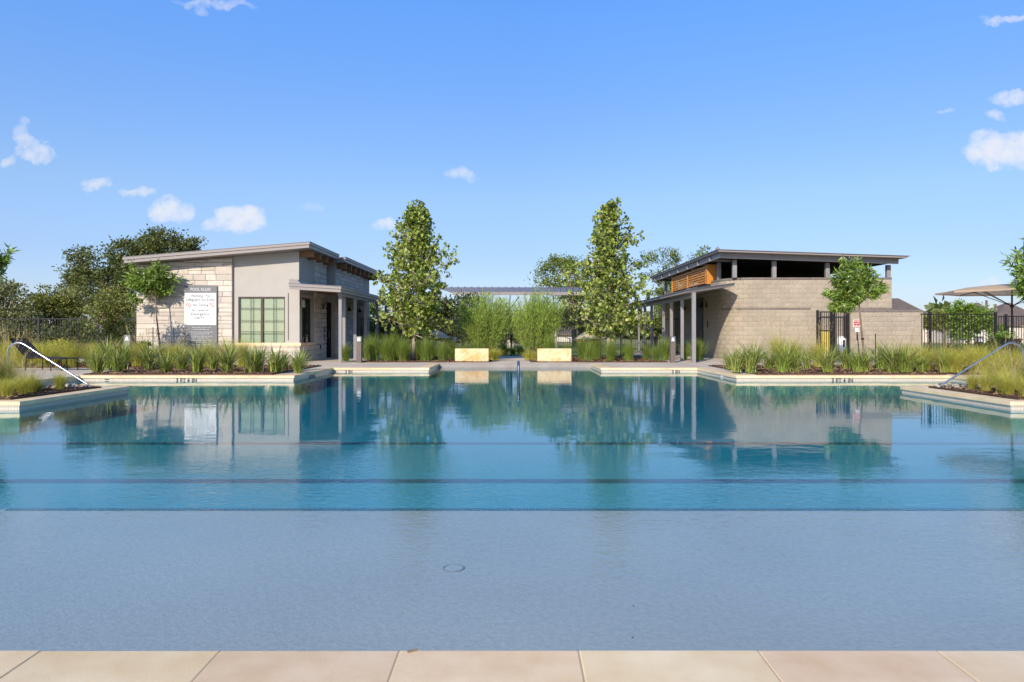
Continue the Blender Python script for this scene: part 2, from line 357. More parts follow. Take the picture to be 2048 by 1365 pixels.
def tilemat():
    m = bpy.data.materials.new('waterline_tile'); m.use_nodes = True; t = m.node_tree; p = t.nodes['Principled BSDF']; p.inputs['Roughness'].default_value = .25
    g = t.nodes.new('ShaderNodeNewGeometry'); s = t.nodes.new('ShaderNodeSeparateXYZ'); t.links.new(g.outputs['Position'], s.inputs[0])
    ad = t.nodes.new('ShaderNodeMath'); t.links.new(s.outputs[0], ad.inputs[0]); t.links.new(s.outputs[1], ad.inputs[1])
    c = t.nodes.new('ShaderNodeCombineXYZ'); t.links.new(ad.outputs[0], c.inputs[0]); t.links.new(s.outputs[2], c.inputs[1])
    b = t.nodes.new('ShaderNodeTexBrick'); b.offset = 0; b.inputs['Scale'].default_value = 1; b.inputs['Brick Width'].default_value = .05; b.inputs['Row Height'].default_value = .05
    b.inputs['Mortar Size'].default_value = .004; b.inputs['Color1'].default_value = (.66, .57, .46, 1); b.inputs['Color2'].default_value = (.60, .51, .41, 1); b.inputs['Mortar'].default_value = (.36, .31, .26, 1)
    t.links.new(c.outputs[0], b.inputs['Vector']); t.links.new(b.outputs[0], p.inputs['Base Color']); return m
M['tile'] = tilemat()

# ================================================================== SETTING
def struct(name, mb, m, parent=None):
    o = mb.build(name, m, parent)
    if parent is None: o['kind'] = 'structure'
    return o
WL = -.135                                            # water level
YN, YL, Y1, Y2, Y3, Y4, Y5 = 2.72, 5.84, 12.43, 15.92, 19.8, 24.05, 27.25
XW, XP, XC, XS, XB = 12.6, 8.5, 11.9, 6.05, 2.87
half = [(XW, YN), (XW, Y1), (XP, Y1), (XP, Y2), (XC, Y2), (XC, Y3), (XS, Y3), (XS, Y4), (XB, Y4), (XB, Y5)]
outline = half + [(-x, y) for (x, y) in reversed(half)]
# deck sheet round the pool, in rectangles butted end to end
dk = MB()
def drect(x0, x1, y0, y1, z=0.0, mb=None): (mb or dk).slab([(x0, y0, z), (x1, y0, z), (x1, y1, z), (x0, y1, z)], .3)
CW = .33
drect(-30, 30, -8, YN - CW)
for s in (-1, 1):
    a = lambda x0, x1, y0, y1: drect(min(s * x0, s * x1), max(s * x0, s * x1), y0, y1)
    a(XW + CW, 30, YN - CW, Y1 + CW)
    a(XW + 1.5, 30, Y1 + CW, Y2 - CW)
    a(XC + CW, 30, Y2 - CW, Y3 + CW)
    a(XS + CW, 30, Y3 + CW, 27.2)
    a(XS + CW, 17.6, 27.2, 33.5)
    a(XB + CW, XS + CW, Y4 + CW, 28.35)
    a(6.0, XS + CW, 28.35, 33.5)
drect(-XB - CW, XB + CW, Y5, 28.35)
drect(-.95, .6, 28.35, 35.5)
drect(-9.3, -6.0, 33.5, 46); drect(6.0, 9.3, 33.5, 46)
struct('pool_deck', dk, M['deck'])
# ground sheet with the pool's rectangle left open
g = MB(); BIGR = 900
for (x0, x1, y0, y1) in [(-BIGR, BIGR, -BIGR, -8), (-BIGR, -30, -8, 27.2), (30, BIGR, -8, 27.2), (-BIGR, BIGR, 28.3, BIGR), (-BIGR, -13.6, 27.2, 28.3), (13.6, BIGR, 27.2, 28.3)]:
    g.quad((x0, y0, -.06), (x1, y0, -.06), (x1, y1, -.06), (x0, y1, -.06))
struct('ground', g, M['ground'])
lw = MB(); lw.quad((-8.2, 35.5, -.03), (8.9, 35.5, -.03), (8.9, 60, -.03), (-8.2, 60, -.03)); lw.quad((12, 27.9, -.03), (90, 27.9, -.03), (90, 75, -.03), (19, 75, -.03))
struct('lawn', lw, M['lawn'])
pth = MB(); pth.slab([(-30, 31.2, .0), (-15.4, 31.2, .0), (-15.4, 34.5, .0), (-30, 34.5, .0)], .05); struct('path', pth, M['deck'])
er = MB(); er.slab([(-70, 50, 1.3), (-12, 50, 1.0), (-12, 80, 1.8), (-70, 80, 2.2)], .5)
er.quad((-70, 44, -.05), (-12, 44, -.05), (-12, 50, 1.0), (-70, 50, 1.3)); struct('earth_bank', er, M['earth'])
# pool shell
wl = MB(); tl = MB()
for i in range(len(outline)):
    (x0, y0), (x1, y1) = outline[i], outline[(i + 1) % len(outline)]
    tl.quad((x0, y0, -.058), (x1, y1, -.058), (x1, y1, -.17), (x0, y0, -.17)); wl.quad((x0, y0, -.17), (x1, y1, -.17), (x1, y1, -.9), (x0, y0, -.9))
struct('waterline_tile', tl, M['tile']); struct('pool_wall', wl, M['plaster'])
FL, LG = -.53, -.23
fl = MB(); fl.quad((-13.4, YL, FL), (13.4, YL, FL), (13.4, 20.5, FL), (-13.4, 20.5, FL)); fl.quad((-13.4, 20.5, FL), (13.4, 20.5, FL), (13.4, 27.9, -.20), (-13.4, 27.9, -.20))
struct('pool_floor', fl, M['plaster'])
lg = MB(); lg.slab([(-XW, YN, LG), (XW, YN, LG), (XW, YL, LG), (-XW, YL, LG)], .6); ledge = struct('tanning_ledge', lg, M['ledge'])
for (yc, wd) in ((8.38, .21), (11.2, .20)):
    ln = MB(); ln.slab([(-11.6, yc - wd / 2, FL + .006), (11.6, yc - wd / 2, FL + .006), (11.6, yc + wd / 2, FL + .006), (-11.6, yc + wd / 2, FL + .006)], .02)
    o = ln.build('lane_line', M['lane']); o['kind'] = 'structure'
tm = MB().box(-.0245, .0245, -.026, .026, -.008, .006).mesh('edge_tile', M['lane'])
for i in range(148): link('edge_tile', tm, ledge, ((i - 73.5) * .055, YL - .03, LG + .004))
# water: one closed body, the deck and shell hide where it is not pool
w = MB().box(-13.3, 13.3, 2.55, 28.1, -1.1, WL)
struct('pool_water', w, M['water'])
# coping stones
cop = bpy.data.objects.new('pool_coping', None); COL.objects.link(cop); cop['kind'] = 'structure'
def coping(p0, p1, nrm, L=.675, e0=0, e1=0):
    p0 = Vector((*p0, 0)); p1 = Vector((*p1, 0)); d = (p1 - p0).normalized(); nrm = Vector((*nrm, 0))
    p0 = p0 - d * e0; p1 = p1 + d * e1
    tot = (p1 - p0).length; n = max(1, round(tot / L)); st = tot / n
    g0 = [p0 + d * .01 - nrm * .026, p1 - d * .01 - nrm * .026, p1 - d * .01 + nrm * (CW - .005), p0 + d * .01 + nrm * (CW - .005)]
    if (g0[1] - g0[0]).cross(g0[2] - g0[1]).z < 0: g0.reverse()
    gm = MB(); gm.slab([(q.x, q.y, .0012) for q in g0], .055); gm.build('grout_bed', M['grout'], cop)
    for i in range(n):
        a = p0 + d * (i * st + .0018); b = p0 + d * ((i + 1) * st - .0018)
        q = [a - nrm * .03, b - nrm * .03, b + nrm * CW, a + nrm * CW]
        if (q[1] - q[0]).cross(q[2] - q[1]).z < 0: q.reverse()
        c = sum(q, Vector()) / 4; mb = MB(); h = .004 + rnd.uniform(-.0008, .0012)
        rings = [(1.0, -.062), (1.0, h - .005), (.996, h - .0015), (.988, h)]
        base = 0
        for (k, z) in rings:
            ins = (1 - k) * .4
            for p in q:
                v = p - c; v = Vector((v.x - math.copysign(ins, v.x), v.y - math.copysign(ins, v.y), z)); mb.v.append(tuple(v))
        for r in range(3):
            for k in range(4):
                j = (k + 1) % 4; A = r * 4; mb.f.append((A + k, A + j, A + 4 + j, A + 4 + k))
        mb.f.append((12, 13, 14, 15)); mb.f.append((3, 2, 1, 0))
        mb.build('coping_stone', M['coping'], cop, loc=(c.x, c.y, 0))
coping((-11.19, YN - .028), (10.995, YN - .028), (0, -1), .672)
for s in (-1, 1):
    coping((s * XW, YN), (s * XW, Y1), (s, 0), 1.2, .3, 0)
    coping((s * XP, Y1), (s * (XW + CW), Y1), (0, 1), .7, 0.03, 0)
    coping((s * XP, Y1 + CW), (s * XP, Y2 - CW), (s, 0), .7, 0, 0)
    coping((s * XP, Y2), (s * XC, Y2), (0, -1), .7, .03, 0)
    coping((s * XC, Y2), (s * XC, Y3), (s, 0), .65, CW, 0)
    coping((s * XC, Y3), (s * XS, Y3), (0, 1), .65, CW, 0.03)
    coping((s * XS, Y3 + CW), (s * XS, Y4), (s, 0), .65, 0, CW)
    coping((s * XS, Y4), (s * XB, Y4), (0, 1), .64, 0, .03)
    coping((s * XB, Y4 + CW), (s * XB, Y5), (s, 0), .65, 0, 0)
ap = MB(); ap.hexa([(-XB, Y5 - .12, -.34), (XB, Y5 - .12, -.34), (XB, Y5, -.34), (-XB, Y5, -.34), (-XB, Y5 - .03, -.006), (XB, Y5 - .03, -.006), (XB, Y5, .0), (-XB, Y5, .0)])
struct('pool_entry_apron', ap, M['apron'])

# planting beds (mulch)
def bed(pts, z=.035):
    mb = MB(); mb.slab([(x, y, z) for x, y in pts], .08)
    o = mb.build('planting_bed', M['mulch']); o['kind'] = 'structure'
    # loose chips lying on it
    xs = [p[0] for p in pts]; ys = [p[1] for p in pts]
    area = (max(xs) - min(xs)) * (max(ys) - min(ys)); n = int(min(5200, area * 170))
    c = np.stack([npr.uniform(min(xs) + .05, max(xs) - .05, n), npr.uniform(min(ys) + .04, max(ys) - .05, n), np.full(n, z + .012)], 1)
    a = npr.uniform(0, 6.28, n); L = npr.uniform(.015, .06, n)[:, None]; Wd = npr.uniform(.006, .015, n)[:, None]
    t = np.stack([np.cos(a), np.sin(a), npr.uniform(-.5, .5, n)], 1); b = np.stack([-np.sin(a), np.cos(a), npr.uniform(-.8, .8, n)], 1)
    v = np.stack([c - t * L - b * Wd, c + t * L - b * Wd, c + t * L + b * Wd, c - t * L + b * Wd], 1)
    k = link('mulch_chips', quads_mesh('mulch_chips', v, M['chip']), o); k['kind'] = 'stuff'
for s in (-1, 1):
    bd = lambda x0, x1, y0, y1, z=.035: bed([(min(s * x0, s * x1), y0), (max(s * x0, s * x1), y0), (max(s * x0, s * x1), y1), (min(s * x0, s * x1), y1)], z)
    bd(6.75, 12.0, Y3 + CW + .01, 25.3); bd(XP + CW + .06, XW + 1.5, Y1 + CW, Y2 - CW, .03)
    bd(.95 if s < 0 else .6, 6.0, 28.35, 35.5); bd(12.3, 19, 24.0, 27.8) if s < 0 else bd(12.3, 20, 20.15, 25.5)
# ================================================================== BUILDINGS
def stone(mb, P, u0, u1, z0, z1, dep, nrm_off):
    """one dressed stone on a wall: P(u, z, out) gives the point; edges chamfered, face a little uneven"""
    g = .0045; u0 += g; u1 -= g; z0 += g; z1 -= g; c = .012
    j = lambda: rnd.uniform(-.005, .005)
    ring0 = [P(u0, z0, 0), P(u1, z0, 0), P(u1, z1, 0), P(u0, z1, 0)]
    ring1 = [P(u0, z0, dep), P(u1, z0, dep), P(u1, z1, dep), P(u0, z1, dep)]
    o = dep + .010 + nrm_off
    ring2 = [P(u0 + c, z0 + c, o + j()), P(u1 - c, z0 + c, o + j()), P(u1 - c, z1 - c, o + j()), P(u0 + c, z1 - c, o + j())]
    mid = P((u0 + u1) / 2, (z0 + z1) / 2, o + rnd.uniform(0, .012))
    n = len(mb.v); mb.v += ring0 + ring1 + ring2 + [mid]
    for r in range(2):
        for i in range(4):
            k = (i + 1) % 4; A = n + r * 4; mb.f.append((A + i, A + k, A + 4 + k, A + 4 + i))
    for i in range(4): mb.f.append((n + 8 + i, n + 8 + (i + 1) % 4, n + 12))
def ashlar(parent, P, u0, u1, z0, ztop, dep=.06, name='stone', seed=1, hs=(.16, .20, .25, .31), ls=(.34, .92), skip=None, m='stone'):
    """random-coursed ashlar; ztop(u) is the top line; each stone an object"""
    r = random.Random(seed); z = z0; row = 0
    while True:
        h = r.choice(hs); u = u0; any_ = False
        while u < u1 - .01:
            L = r.uniform(*ls)
            if u1 - (u + L) < .25: L = u1 - u
            a, b = u, u + L; u = b
            t = min(ztop(a), ztop(b))
            if z >= t - .05: continue
            any_ = True
            split = h > .28 and r.random() < .45
            cells = [(a, b, z, z + h)] if not split else [(a, b, z, z + h * .45), (a, b, z + h * .45, z + h)]
            for (p, q, s0, s1) in cells:
                s1 = min(s1, t)
                if t - s1 < .07: s1 = t
                if s1 - s0 < .05: continue
                if skip and skip(p, q, s0, s1): continue
                mb = MB(); stone(mb, P, p, q, s0, s1, dep, r.uniform(0, .005)); mb.build(name, M[m], parent)
        z += h; row += 1
        if not any_ or row > 40: break

# ---------- left building ----------
LB = thing('clubhouse', 'pale stone and stucco clubhouse with rafter tails and the pool rules sign on its wall', 'building', (0, 0, 0))
FY, SX = 29.0, -8.64
zt = lambda x: 4.12 + (x + 15.2) * .0828          # top of the sloping roof
body = MB()
xl, xr = -15.02, SX - .14
body.extr([(xl, FY + .16, -.05), (xr, FY + .16, -.05), (xr, FY + .16, zt(xr) - .24), (xl, FY + .16, zt(xl) - .24)], (0, 3.9, 0))
body.build('wall_core', M['stucco'], LB)
# stucco front skin, left open for the window
WX0, WX1, WZ0, WZ1 = X(476.5, FY), X(570, FY), Z(688, FY), Z(594, FY)
def skin(mb, poly, t=.16): mb.extr([(x, FY, z) for x, z in poly], (0, t, 0))
sk = MB(); SZ0 = .66
skin(sk, [(-11.3, -.05), (SX, -.05), (SX, SZ0), (-11.3, SZ0)])
skin(sk, [(-11.3, SZ0), (WX0, SZ0), (WX0, WZ1), (-11.3, WZ1)])
skin(sk, [(WX0, SZ0), (WX1, SZ0), (WX1, WZ0), (WX0, WZ0)])
skin(sk, [(WX1, SZ0), (SX, SZ0), (SX, WZ1), (WX1, WZ1)])
skin(sk, [(-11.3, WZ1), (SX, WZ1), (SX, zt(SX) - .24), (-11.3, zt(-11.3) - .24)])
sk.build('stucco_wall', M['stucco'], LB)
# side skin (faces +x) with narrow window
TY0, TY1 = 29.42, 30.72
ss = MB()
def sbox(y0, y1, z0, z1): ss.box(SX - .14, SX, y0, y1, z0, z1)
sbox(29.16, 33.06, -.05, SZ0); sbox(29.16, TY0, SZ0, WZ1); sbox(TY0, TY1, SZ0, WZ0); sbox(TY1, 33.06, SZ0, WZ1); sbox(29.16, 33.06, WZ1, zt(SX) - .24)
ss.build('side_wall', M['stucco'], LB)
# thin dark upright strip on the stucco
MB().box(X(575.8, FY), X(577.6, FY), FY - .004, FY + .002, Z(681, FY), Z(587, FY)).build('dark_strip', M['bronze'], LB)
# raised corner pier that carries the porch roof
MB().cbox(X(587, FY), SX + .03, FY - .035, FY + .25, .76, 3.05, .01).build('corner_pier', M['stucco'], LB)
# ashlar: front panel, wainscot, side
Pf = lambda u, z, o: (u, FY - .05 - o, z)
pn = MB(); pn.extr([(-15.08, FY - .05, -.05), (-11.3, FY - .05, -.05), (-11.3, FY - .05, zt(-11.3) - .24), (-15.08, FY - .05, zt(-15.08) - .24)], (0, .21, 0)); pn.build('mortar_bed', M['mortar'], LB)
pn2 = MB().box(-15.16, -15.0, FY + .1, FY + 4.0, -.05, 3.8); pn2.build('end_wall', M['stone'], LB)
ashlar(LB, Pf, -15.08, -11.27, -.02, lambda u: zt(u) - .25, .07, seed=3)
Pw = lambda u, z, o: (u, FY - o, z)
ashlar(LB, Pw, -11.19, SX + .05, -.02, lambda u: .64, .05, seed=8, hs=(.18, .22), ls=(.3, .62))
Ps = lambda u, z, o: (SX + o, u, z)
ashlar(LB, Ps, FY + .0, 33.06, -.02, lambda u: .64, .04, seed=9, hs=(.18, .22), ls=(.3, .7))
ashlar(LB, Ps, 31.15, 33.06, .66, lambda u: 4.36, .04, seed=12, ls=(.3, .7))
MB().cbox(-11.15, SX + .10, FY - .10, FY, SZ0 - .02, SZ0 + .10, .012).build('sill_ledge', M['coping'], LB)
MB().cbox(SX, SX + .095, FY + .002, 31.1, SZ0 - .02, SZ0 + .10, .012).build('sill_ledge', M['coping'], LB)
MB().box(SX, SX + .035, TY0 - .13, TY1 + .13, WZ1 + .002, WZ1 + .13).build('window_surround', M['stucco'], LB)
# windows
def window(x0, x1, z0, z1, y, parent, sashes, side=False):
    T = (lambda a, b, c: (a, b, c)) if not side else (lambda a, b, c: (y_of(b), a, c))
    def bx(mb, a0, a1, b0, b1, c0, c1):
        if not side: mb.box(a0, a1, y + b0, y + b1, c0, c1)
        else: mb.box(y - b1, y - b0, a0, a1, c0, c1)
    fr = MB(); t = .045
    bx(fr, x0, x1, .03, .10, z1 - t, z1); bx(fr, x0, x1, .03, .10, z0, z0 + t)
    bx(fr, x0, x0 + t, .03, .10, z0 + t, z1 - t); bx(fr, x1 - t, x1, .03, .10, z0 + t, z1 - t)
    f = fr.build('window', M['bronze'], parent)
    wdt = (x1 - x0 - t) / sashes
    for i in range(1, sashes):
        mb = MB(); bx(mb, x0 + t / 2 + wdt * i - .045, x0 + t / 2 + wdt * i + .045, .025, .10, z0 + t, z1 - t); mb.build('mullion', M['bronze'], f)
    for i in range(sashes):
        a0 = x0 + t / 2 + wdt * i + .045; a1 = x0 + t / 2 + wdt * (i + 1) - .045
        gmb = MB(); bx(gmb, a0 - .02, a1 + .02, .070, .074, z0 + t, z1 - t); gmb.build('pane', M['glass'] if not side else M['dglass'], f)
        mu = MB(); w_ = a1 - a0; h_ = z1 - z0
        for q in (.50, .62) if not side else (.40, .52): bx(mu, a0 + w_ * q - .0055, a0 + w_ * q + .0055, .052, .068, z0 + t, z1 - t)
        for q in (.26, .215, .50, .468, .735, .765): bx(mu, a0, a1, .054, .067, z0 + h_ * q - .005, z0 + h_ * q + .005)
        mu.build('muntin', M['black'], f)
        if not side:
            bl = MB(); n = 46
            for k in range(n):
                zz = z0 + t + (h_ - 2 * t) * (k + .5) / n; hh = (h_ - 2 * t) / n * .5
                bl.quad((a0 - .02, y + .098, zz - hh * .92), (a1 + .02, y + .098, zz - hh * .92), (a1 + .02, y + .118, zz + hh * .92), (a0 - .02, y + .118, zz + hh * .92))
            bl.build('blind', M['blind'], f)
    return f
window(WX0, WX1, WZ0, WZ1, FY, LB, 2)
window(TY0, TY1, WZ0, WZ1, SX, LB, 1, side=True)
# second volume and the recess with a door
MB().box(-14.5, -9.2, 33.06, 33.6, -.05, 4.4).build('recess_wall', M['stucco'], LB)
b2 = MB(); b2.box(-14.5, -8.36, 33.62, 41.6, -.05, 4.42); b2.build('rear_wall', M['stucco'], LB)
MB().box(-9.2, -8.3, 33.5, 33.62, 2.6, 4.42).build('recess_wall', M['stucco'], LB)
Ps2 = lambda u, z, o: (-8.36 + o, u, z)
ashlar(LB, Ps2, 33.62, 39.6, 3.05, lambda u: 4.34, .05, seed=14, ls=(.35, .9))
ashlar(LB, Ps2, 33.62, 37.6, -.02, lambda u: 2.9, .05, seed=15, ls=(.5, 1.1), hs=(.24, .30))
def door(parent, x0, x1, y0, y1, z1, hx, hy, m='black'):
    d = MB().box(x0, x1, y0, y1, .01, z1).build('door', M[m], parent)
    MB().tube([(hx, hy, .95), (hx, hy, 1.25)], .012, 6).build('handle', M['chrome'], d)
    return d
door(LB, -9.12, -8.52, 33.56, 33.61, 2.55, -8.6, 33.52)
door(LB, -8.36, -8.29, 38.2, 39.7, 2.6, -8.25, 38.35)
# roofs
def shed_roof(name, parent, x0, x1, y0, y1, z0, z1, tiers=((0, .115), (.03, .235))):
    r = MB(); r.slab([(x0, y0, z0), (x1, y0, z1), (x1, y1, z1), (x0, y1, z0)], .02); ro = r.build(name, M['roofmetal'], parent)
    a, b = tiers
    f1 = MB(); f1.slab([(x0 + .012, y0 + .012, z0 - .021), (x1 - .012, y0 + .012, z1 - .021), (x1 - .012, y1 - .012, z1 - .021), (x0 + .012, y1 - .012, z0 - .021)], a[1] - .02); f1.build('upper_fascia', M['fascia'], ro)
    f2 = MB(); f2.slab([(x0 + .045, y0 + .045, z0 - a[1] - .002), (x1 - .045, y0 + .045, z1 - a[1] - .002), (x1 - .045, y1 - .045, z1 - a[1] - .002), (x0 + .045, y1 - .045, z0 - a[1] - .002)], b[1] - a[1]); f2.build('lower_fascia', M['fascia'], ro)
    return ro
shed_roof('roof', LB, -15.28, -7.98, 28.2, 33.0, zt(-15.28), zt(-7.98))
shed_roof('roof', LB, -14.6, -7.74, 33.2, 41.9, 4.07, 4.64)
for k in range(4):
    y = 29.1 + k * 1.12; MB().box(SX - .3, -8.10, y, y + .11, 4.20, 4.445).build('rafter', M['wood'], LB)
for k in range(8):
    y = 33.75 + k * 1.05; MB().box(-8.5, -7.86, y, y + .11, 4.12, 4.385).build('rafter', M['wood'], LB)
# porch
PR = MB(); PR.slab([(-8.63, 27.6, 3.06), (-6.61, 27.6, 2.94), (-6.61, 41, 2.94), (-8.2, 41, 3.04), (-8.2, 33.7, 3.04), (-8.63, 33.0, 3.06)], .02)
pr = PR.build('porch_roof', M['roofmetal'], LB)
for (x0, z0, x1, z1, h0, h1, i) in ((-8.62, 3.06, -6.62, 2.94, .022, .115, .012), (-8.60, 3.06, -6.65, 2.94, .117, .235, .045)):
    f = MB(); f.slab([(x0, 27.6 + i, z0 - h0), (x1, 27.6 + i, z1 - h0), (x1, 27.6 + i + .04, z1 - h0), (x0, 27.6 + i + .04, z0 - h0)], h1 - h0); f.build('fascia', M['fascia'], pr)
    f = MB(); f.slab([(x1 - .04, 27.64 + i, z1 - h0), (x1, 27.64 + i, z1 - h0), (x1, 41, z1 - h0), (x1 - .04, 41, z1 - h0)], h1 - h0); f.build('fascia', M['fascia'], pr)
MB().slab([(-8.58, 27.70, 2.93), (-6.72, 27.70, 2.81), (-6.72, 41, 2.81), (-8.3, 41, 2.9), (-8.3, 33.1, 2.9), (-8.58, 33.0, 2.92)], .03).build('soffit', M['wood'], pr)
MB().extr([(-8.64, 27.75, 3.07), (-8.20, 27.75, 3.04), (-8.34, 27.75, 3.20), (-8.64, 27.75, 3.22)], (0, 1.2, 0)).build('flashing', M['fascia'], pr)
MB().slab([(-6.85, 28.0, 2.77), (-6.73, 28.0, 2.77), (-6.73, 41, 2.77), (-6.85, 41, 2.77)], .17).build('porch_beam', M['steel'], LB)
cmesh = MB().cbox(-.06, .06, -.06, .06, 0, 2.60, .004).mesh('porch_column', M['steel'])
cm2 = MB().cbox(-.06, .06, -.06, .06, 0, 2.77, .004).mesh('porch_column_front', M['steel'])
for (x, y) in ((-6.79, 28.2), (-6.95, 29.5), (-6.79, 30.8), (-6.79, 33.0), (-6.79, 35.7), (-6.79, 38.1)): link('porch_column', cmesh, LB, (x, y, 0))
def lantern(parent, x, y, z, sx):
    l = MB().cbox(x - .03, x + .03, y - .06, y + .06, z - .1, z + .1, .01).build('wall_lamp', M['black'], parent)
    MB().tube([(x, y, z + .08), (x + sx * .09, y, z + .2), (x + sx * .2, y, z + .2), (x + sx * .22, y, z + .1)], .013, 6).build('lamp_arm', M['black'], l)
    MB().lathe([(.015, .14), (.03, .10), (.05, .04), (.12, -.08), (.125, -.09), (.11, -.085), (.04, .03)], (x + sx * .22, y, z), 14).build('lamp_shade', M['black'], l, smooth=True)
lantern(LB, SX + .07, 32.4, 2.3, 1); lantern(LB, -8.27, 35.2, 2.3, 1); lantern(LB, -8.27, 37.6, 2.3, 1)
l = MB().cbox(SX, SX + .05, 29.05, 29.17, 2.25, 2.5, .01).build('wall_lamp', M['black'], LB)
MB().cbox(SX + .07, SX + .21, 29.04, 29.18, 2.20, 2.45, .02).build('lamp_glass', M['glass'], l)
MB().cbox(SX + .05, SX + .23, 29.02, 29.20, 2.45, 2.49, .01).build('lamp_cap', M['black'], l); MB().cbox(SX + .05, SX + .23, 29.02, 29.20, 2.165, 2.195, .01).build('lamp_base', M['black'], l)
for (z0, z1) in ((1.18, 1.45), (.82, 1.08)): MB().box(SX + .055, SX + .075, 32.62, 32.74, z0, z1).build('door_plaque', M['black'], LB)
MB().cbox(SX + .05, SX + .09, 31.9, 32.0, .45, .62, .01).build('outlet_cover', M['black'], LB)

# pool rules sign
SG = thing('pool_rules_sign', 'tall grey and white pool rules board mounted on the stone wall', 'sign', (0, 0, 0))
SY = FY - .205
sx0, sx1 = X(373.5, FY), X(438, FY)
MB().box(sx0, sx1, SY, SY + .035, Z(698, FY), Z(572, FY)).build('board', M['signgrey'], SG)
MB().box(sx0 + .004, sx1 - .03, SY - .005, SY, Z(650.5, FY), Z(587, FY)).build('white_panel', M['white'], SG)
def text(s, cx, z, h, y, m, parent, w=None, name='lettering', rot=(R(90), 0, 0), pos=None, bold=0.0):
    cu = bpy.data.curves.new('t', 'FONT'); cu.body = s; cu.size = 1; cu.align_x = 'CENTER'; cu.extrude = 0; cu.offset = bold; cu.resolution_u = 3
    o = bpy.data.objects.new('t', cu); COL.objects.link(o); bpy.context.view_layer.update()
    me = bpy.data.meshes.new_from_object(o.evaluated_get(bpy.context.evaluated_depsgraph_get())); bpy.data.objects.remove(o)
    n = len(me.vertices); a = np.empty(n * 3, np.float32); me.vertices.foreach_get('co', a); a = a.reshape(-1, 3)
    hh = a[:, 1].max() - min(0, a[:, 1].min()) if '/' in s else .72; ww = a[:, 0].max() - a[:, 0].min(); cxx = (a[:, 0].max() + a[:, 0].min()) / 2
    k = h / .72; kx = k if w is None else w / ww
    a[:, 0] = (a[:, 0] - cxx) * kx; a[:, 1] *= k; me.vertices.foreach_set('co', a.reshape(-1)); me.name = name; me.materials.clear(); me.materials.append(m)
    r = link(name, me, parent, (cx, y, z)); r.rotation_euler = rot; return r
cxs = (sx0 + sx1) / 2; PXM = F / FY
def tl_(s, py, hpx, wpx, m='ink'): text(s, cxs, Z(py, FY), hpx / PXM, SY - .008, M[m], SG, wpx / PXM, bold=.010)
tl_('POOL RULES', 583, 6.2, 40, 'signtext')
tl_('Warning - No', 595.2, 5.6, 39); tl_('Lifeguard on Duty', 602.7, 5.6, 57); tl_('No Diving', 613.2, 5.6, 31)
tl_('In case of', 623.4, 5.4, 32.5); tl_('Emergency,', 631, 5.4, 37); tl_('Dial 911.', 638.4, 5.4, 24)
def dashes(parent, cx, z, w, h, y, m, seed):
    r = random.Random(seed); mb = MB(); x = cx - w / 2
    while x < cx + w / 2 - .01:
        L = r.uniform(.03, .10); n = max(1, int(L / .018)); 
        for q in range(n):
            hh = h * r.choice((.6, .7, 1.0)); mb.quad((x, y, z), (x + .011, y, z), (x + .011, y, z + hh), (x, y, z + hh)); x += .017
        x += .016
    mb.build('small_print', m, parent)['kind'] = 'stuff'
dashes(SG, cxs, Z(645.6, FY), .86, .028, SY - .008, M['rope'], 1); dashes(SG, cxs, Z(649, FY), .66, .026, SY - .008, M['rope'], 2)
for i, py in enumerate((656, 660, 665.5, 669, 673.5, 677, 681.5, 685.5, 690)): dashes(SG, cxs, Z(py, FY), (.68, .6, .86, .74, .86, .66, .78, .5, .7)[i], .034, SY - .004, M['signtext'], 5 + i)
for cx in (381.5, 428.2):       # no-diving rings with their slash and a small figure
    ring = MB(); c = (X(cx, FY), Z(611, FY)); r0 = .075; n = 20
    for k in range(n):
        a, b = 2 * math.pi * k / n, 2 * math.pi * (k + 1) / n
        q = lambda rr, t: (c[0] + rr * math.cos(t), SY - .009, c[1] + rr * math.sin(t))
        ring.quad(q(r0, a), q(r0 + .02, a), q(r0 + .02, b), q(r0, b))
    d = .055; ring.quad((c[0] - d - .008, SY - .010, c[1] + d - .008), (c[0] + d - .008, SY - .010, c[1] - d - .008), (c[0] + d + .008, SY - .010, c[1] - d + .008), (c[0] - d + .008, SY - .010, c[1] + d + .008))
    ring.build('no_diving_ring', M['red'], SG)
    fg = MB(); fg.quad((c[0] - .04, SY - .0085, c[1] + .02), (c[0] + .02, SY - .0085, c[1] - .03), (c[0] + .03, SY - .0085, c[1] - .015), (c[0] - .03, SY - .0085, c[1] + .035)); fg.quad((c[0] + .0, SY - .0085, c[1] - .005), (c[0] + .045, SY - .0085, c[1] + .02), (c[0] + .04, SY - .0085, c[1] + .03), (c[0] - .005, SY - .0085, c[1] + .01)); fg.build('diver_figure', M['ink'], SG)
for (px, py) in ((375.5, 574), (434.5, 574), (375.5, 615.5), (434.5, 615.5), (434.5, 655), (375.5, 655)): MB().lathe([(0, 0), (.012, 0), (.012, -.004)], (0, 0, 0), 8)

# ---------- right building ----------
RB = thing('pool_house', 'tan split-block pool house with curved corner and open clerestory under a flat grey roof', 'building', (0, 0, 0))
RX, RYF, RR = 9.1, 31.3, 1.25
path = []      # from back along the side, round the corner, along the front
yb = 45.0
def wall_pt(s):       # arc length -> (x, y, tangent angle)
    L1 = yb - (RYF + RR); L2 = RR * math.pi / 2
    if s < L1: return (RX, yb - s, -math.pi / 2)
    if s < L1 + L2:
        t = (s - L1) / RR; return (RX + RR - RR * math.cos(t), RYF + RR - RR * math.sin(t), -math.pi / 2 + t)
    return (RX + RR + (s - L1 - L2), RYF, 0.0)
L1 = yb - (RYF + RR); L2 = RR * math.pi / 2; XE = 16.27; LT = L1 + L2 + (XE - RX - RR)
core = MB(); prev = None; stations = [i * .5 for i in range(int(L1 / .5))] + [L1 + L2 * k / 10 for k in range(11)] + [LT]
rb = []
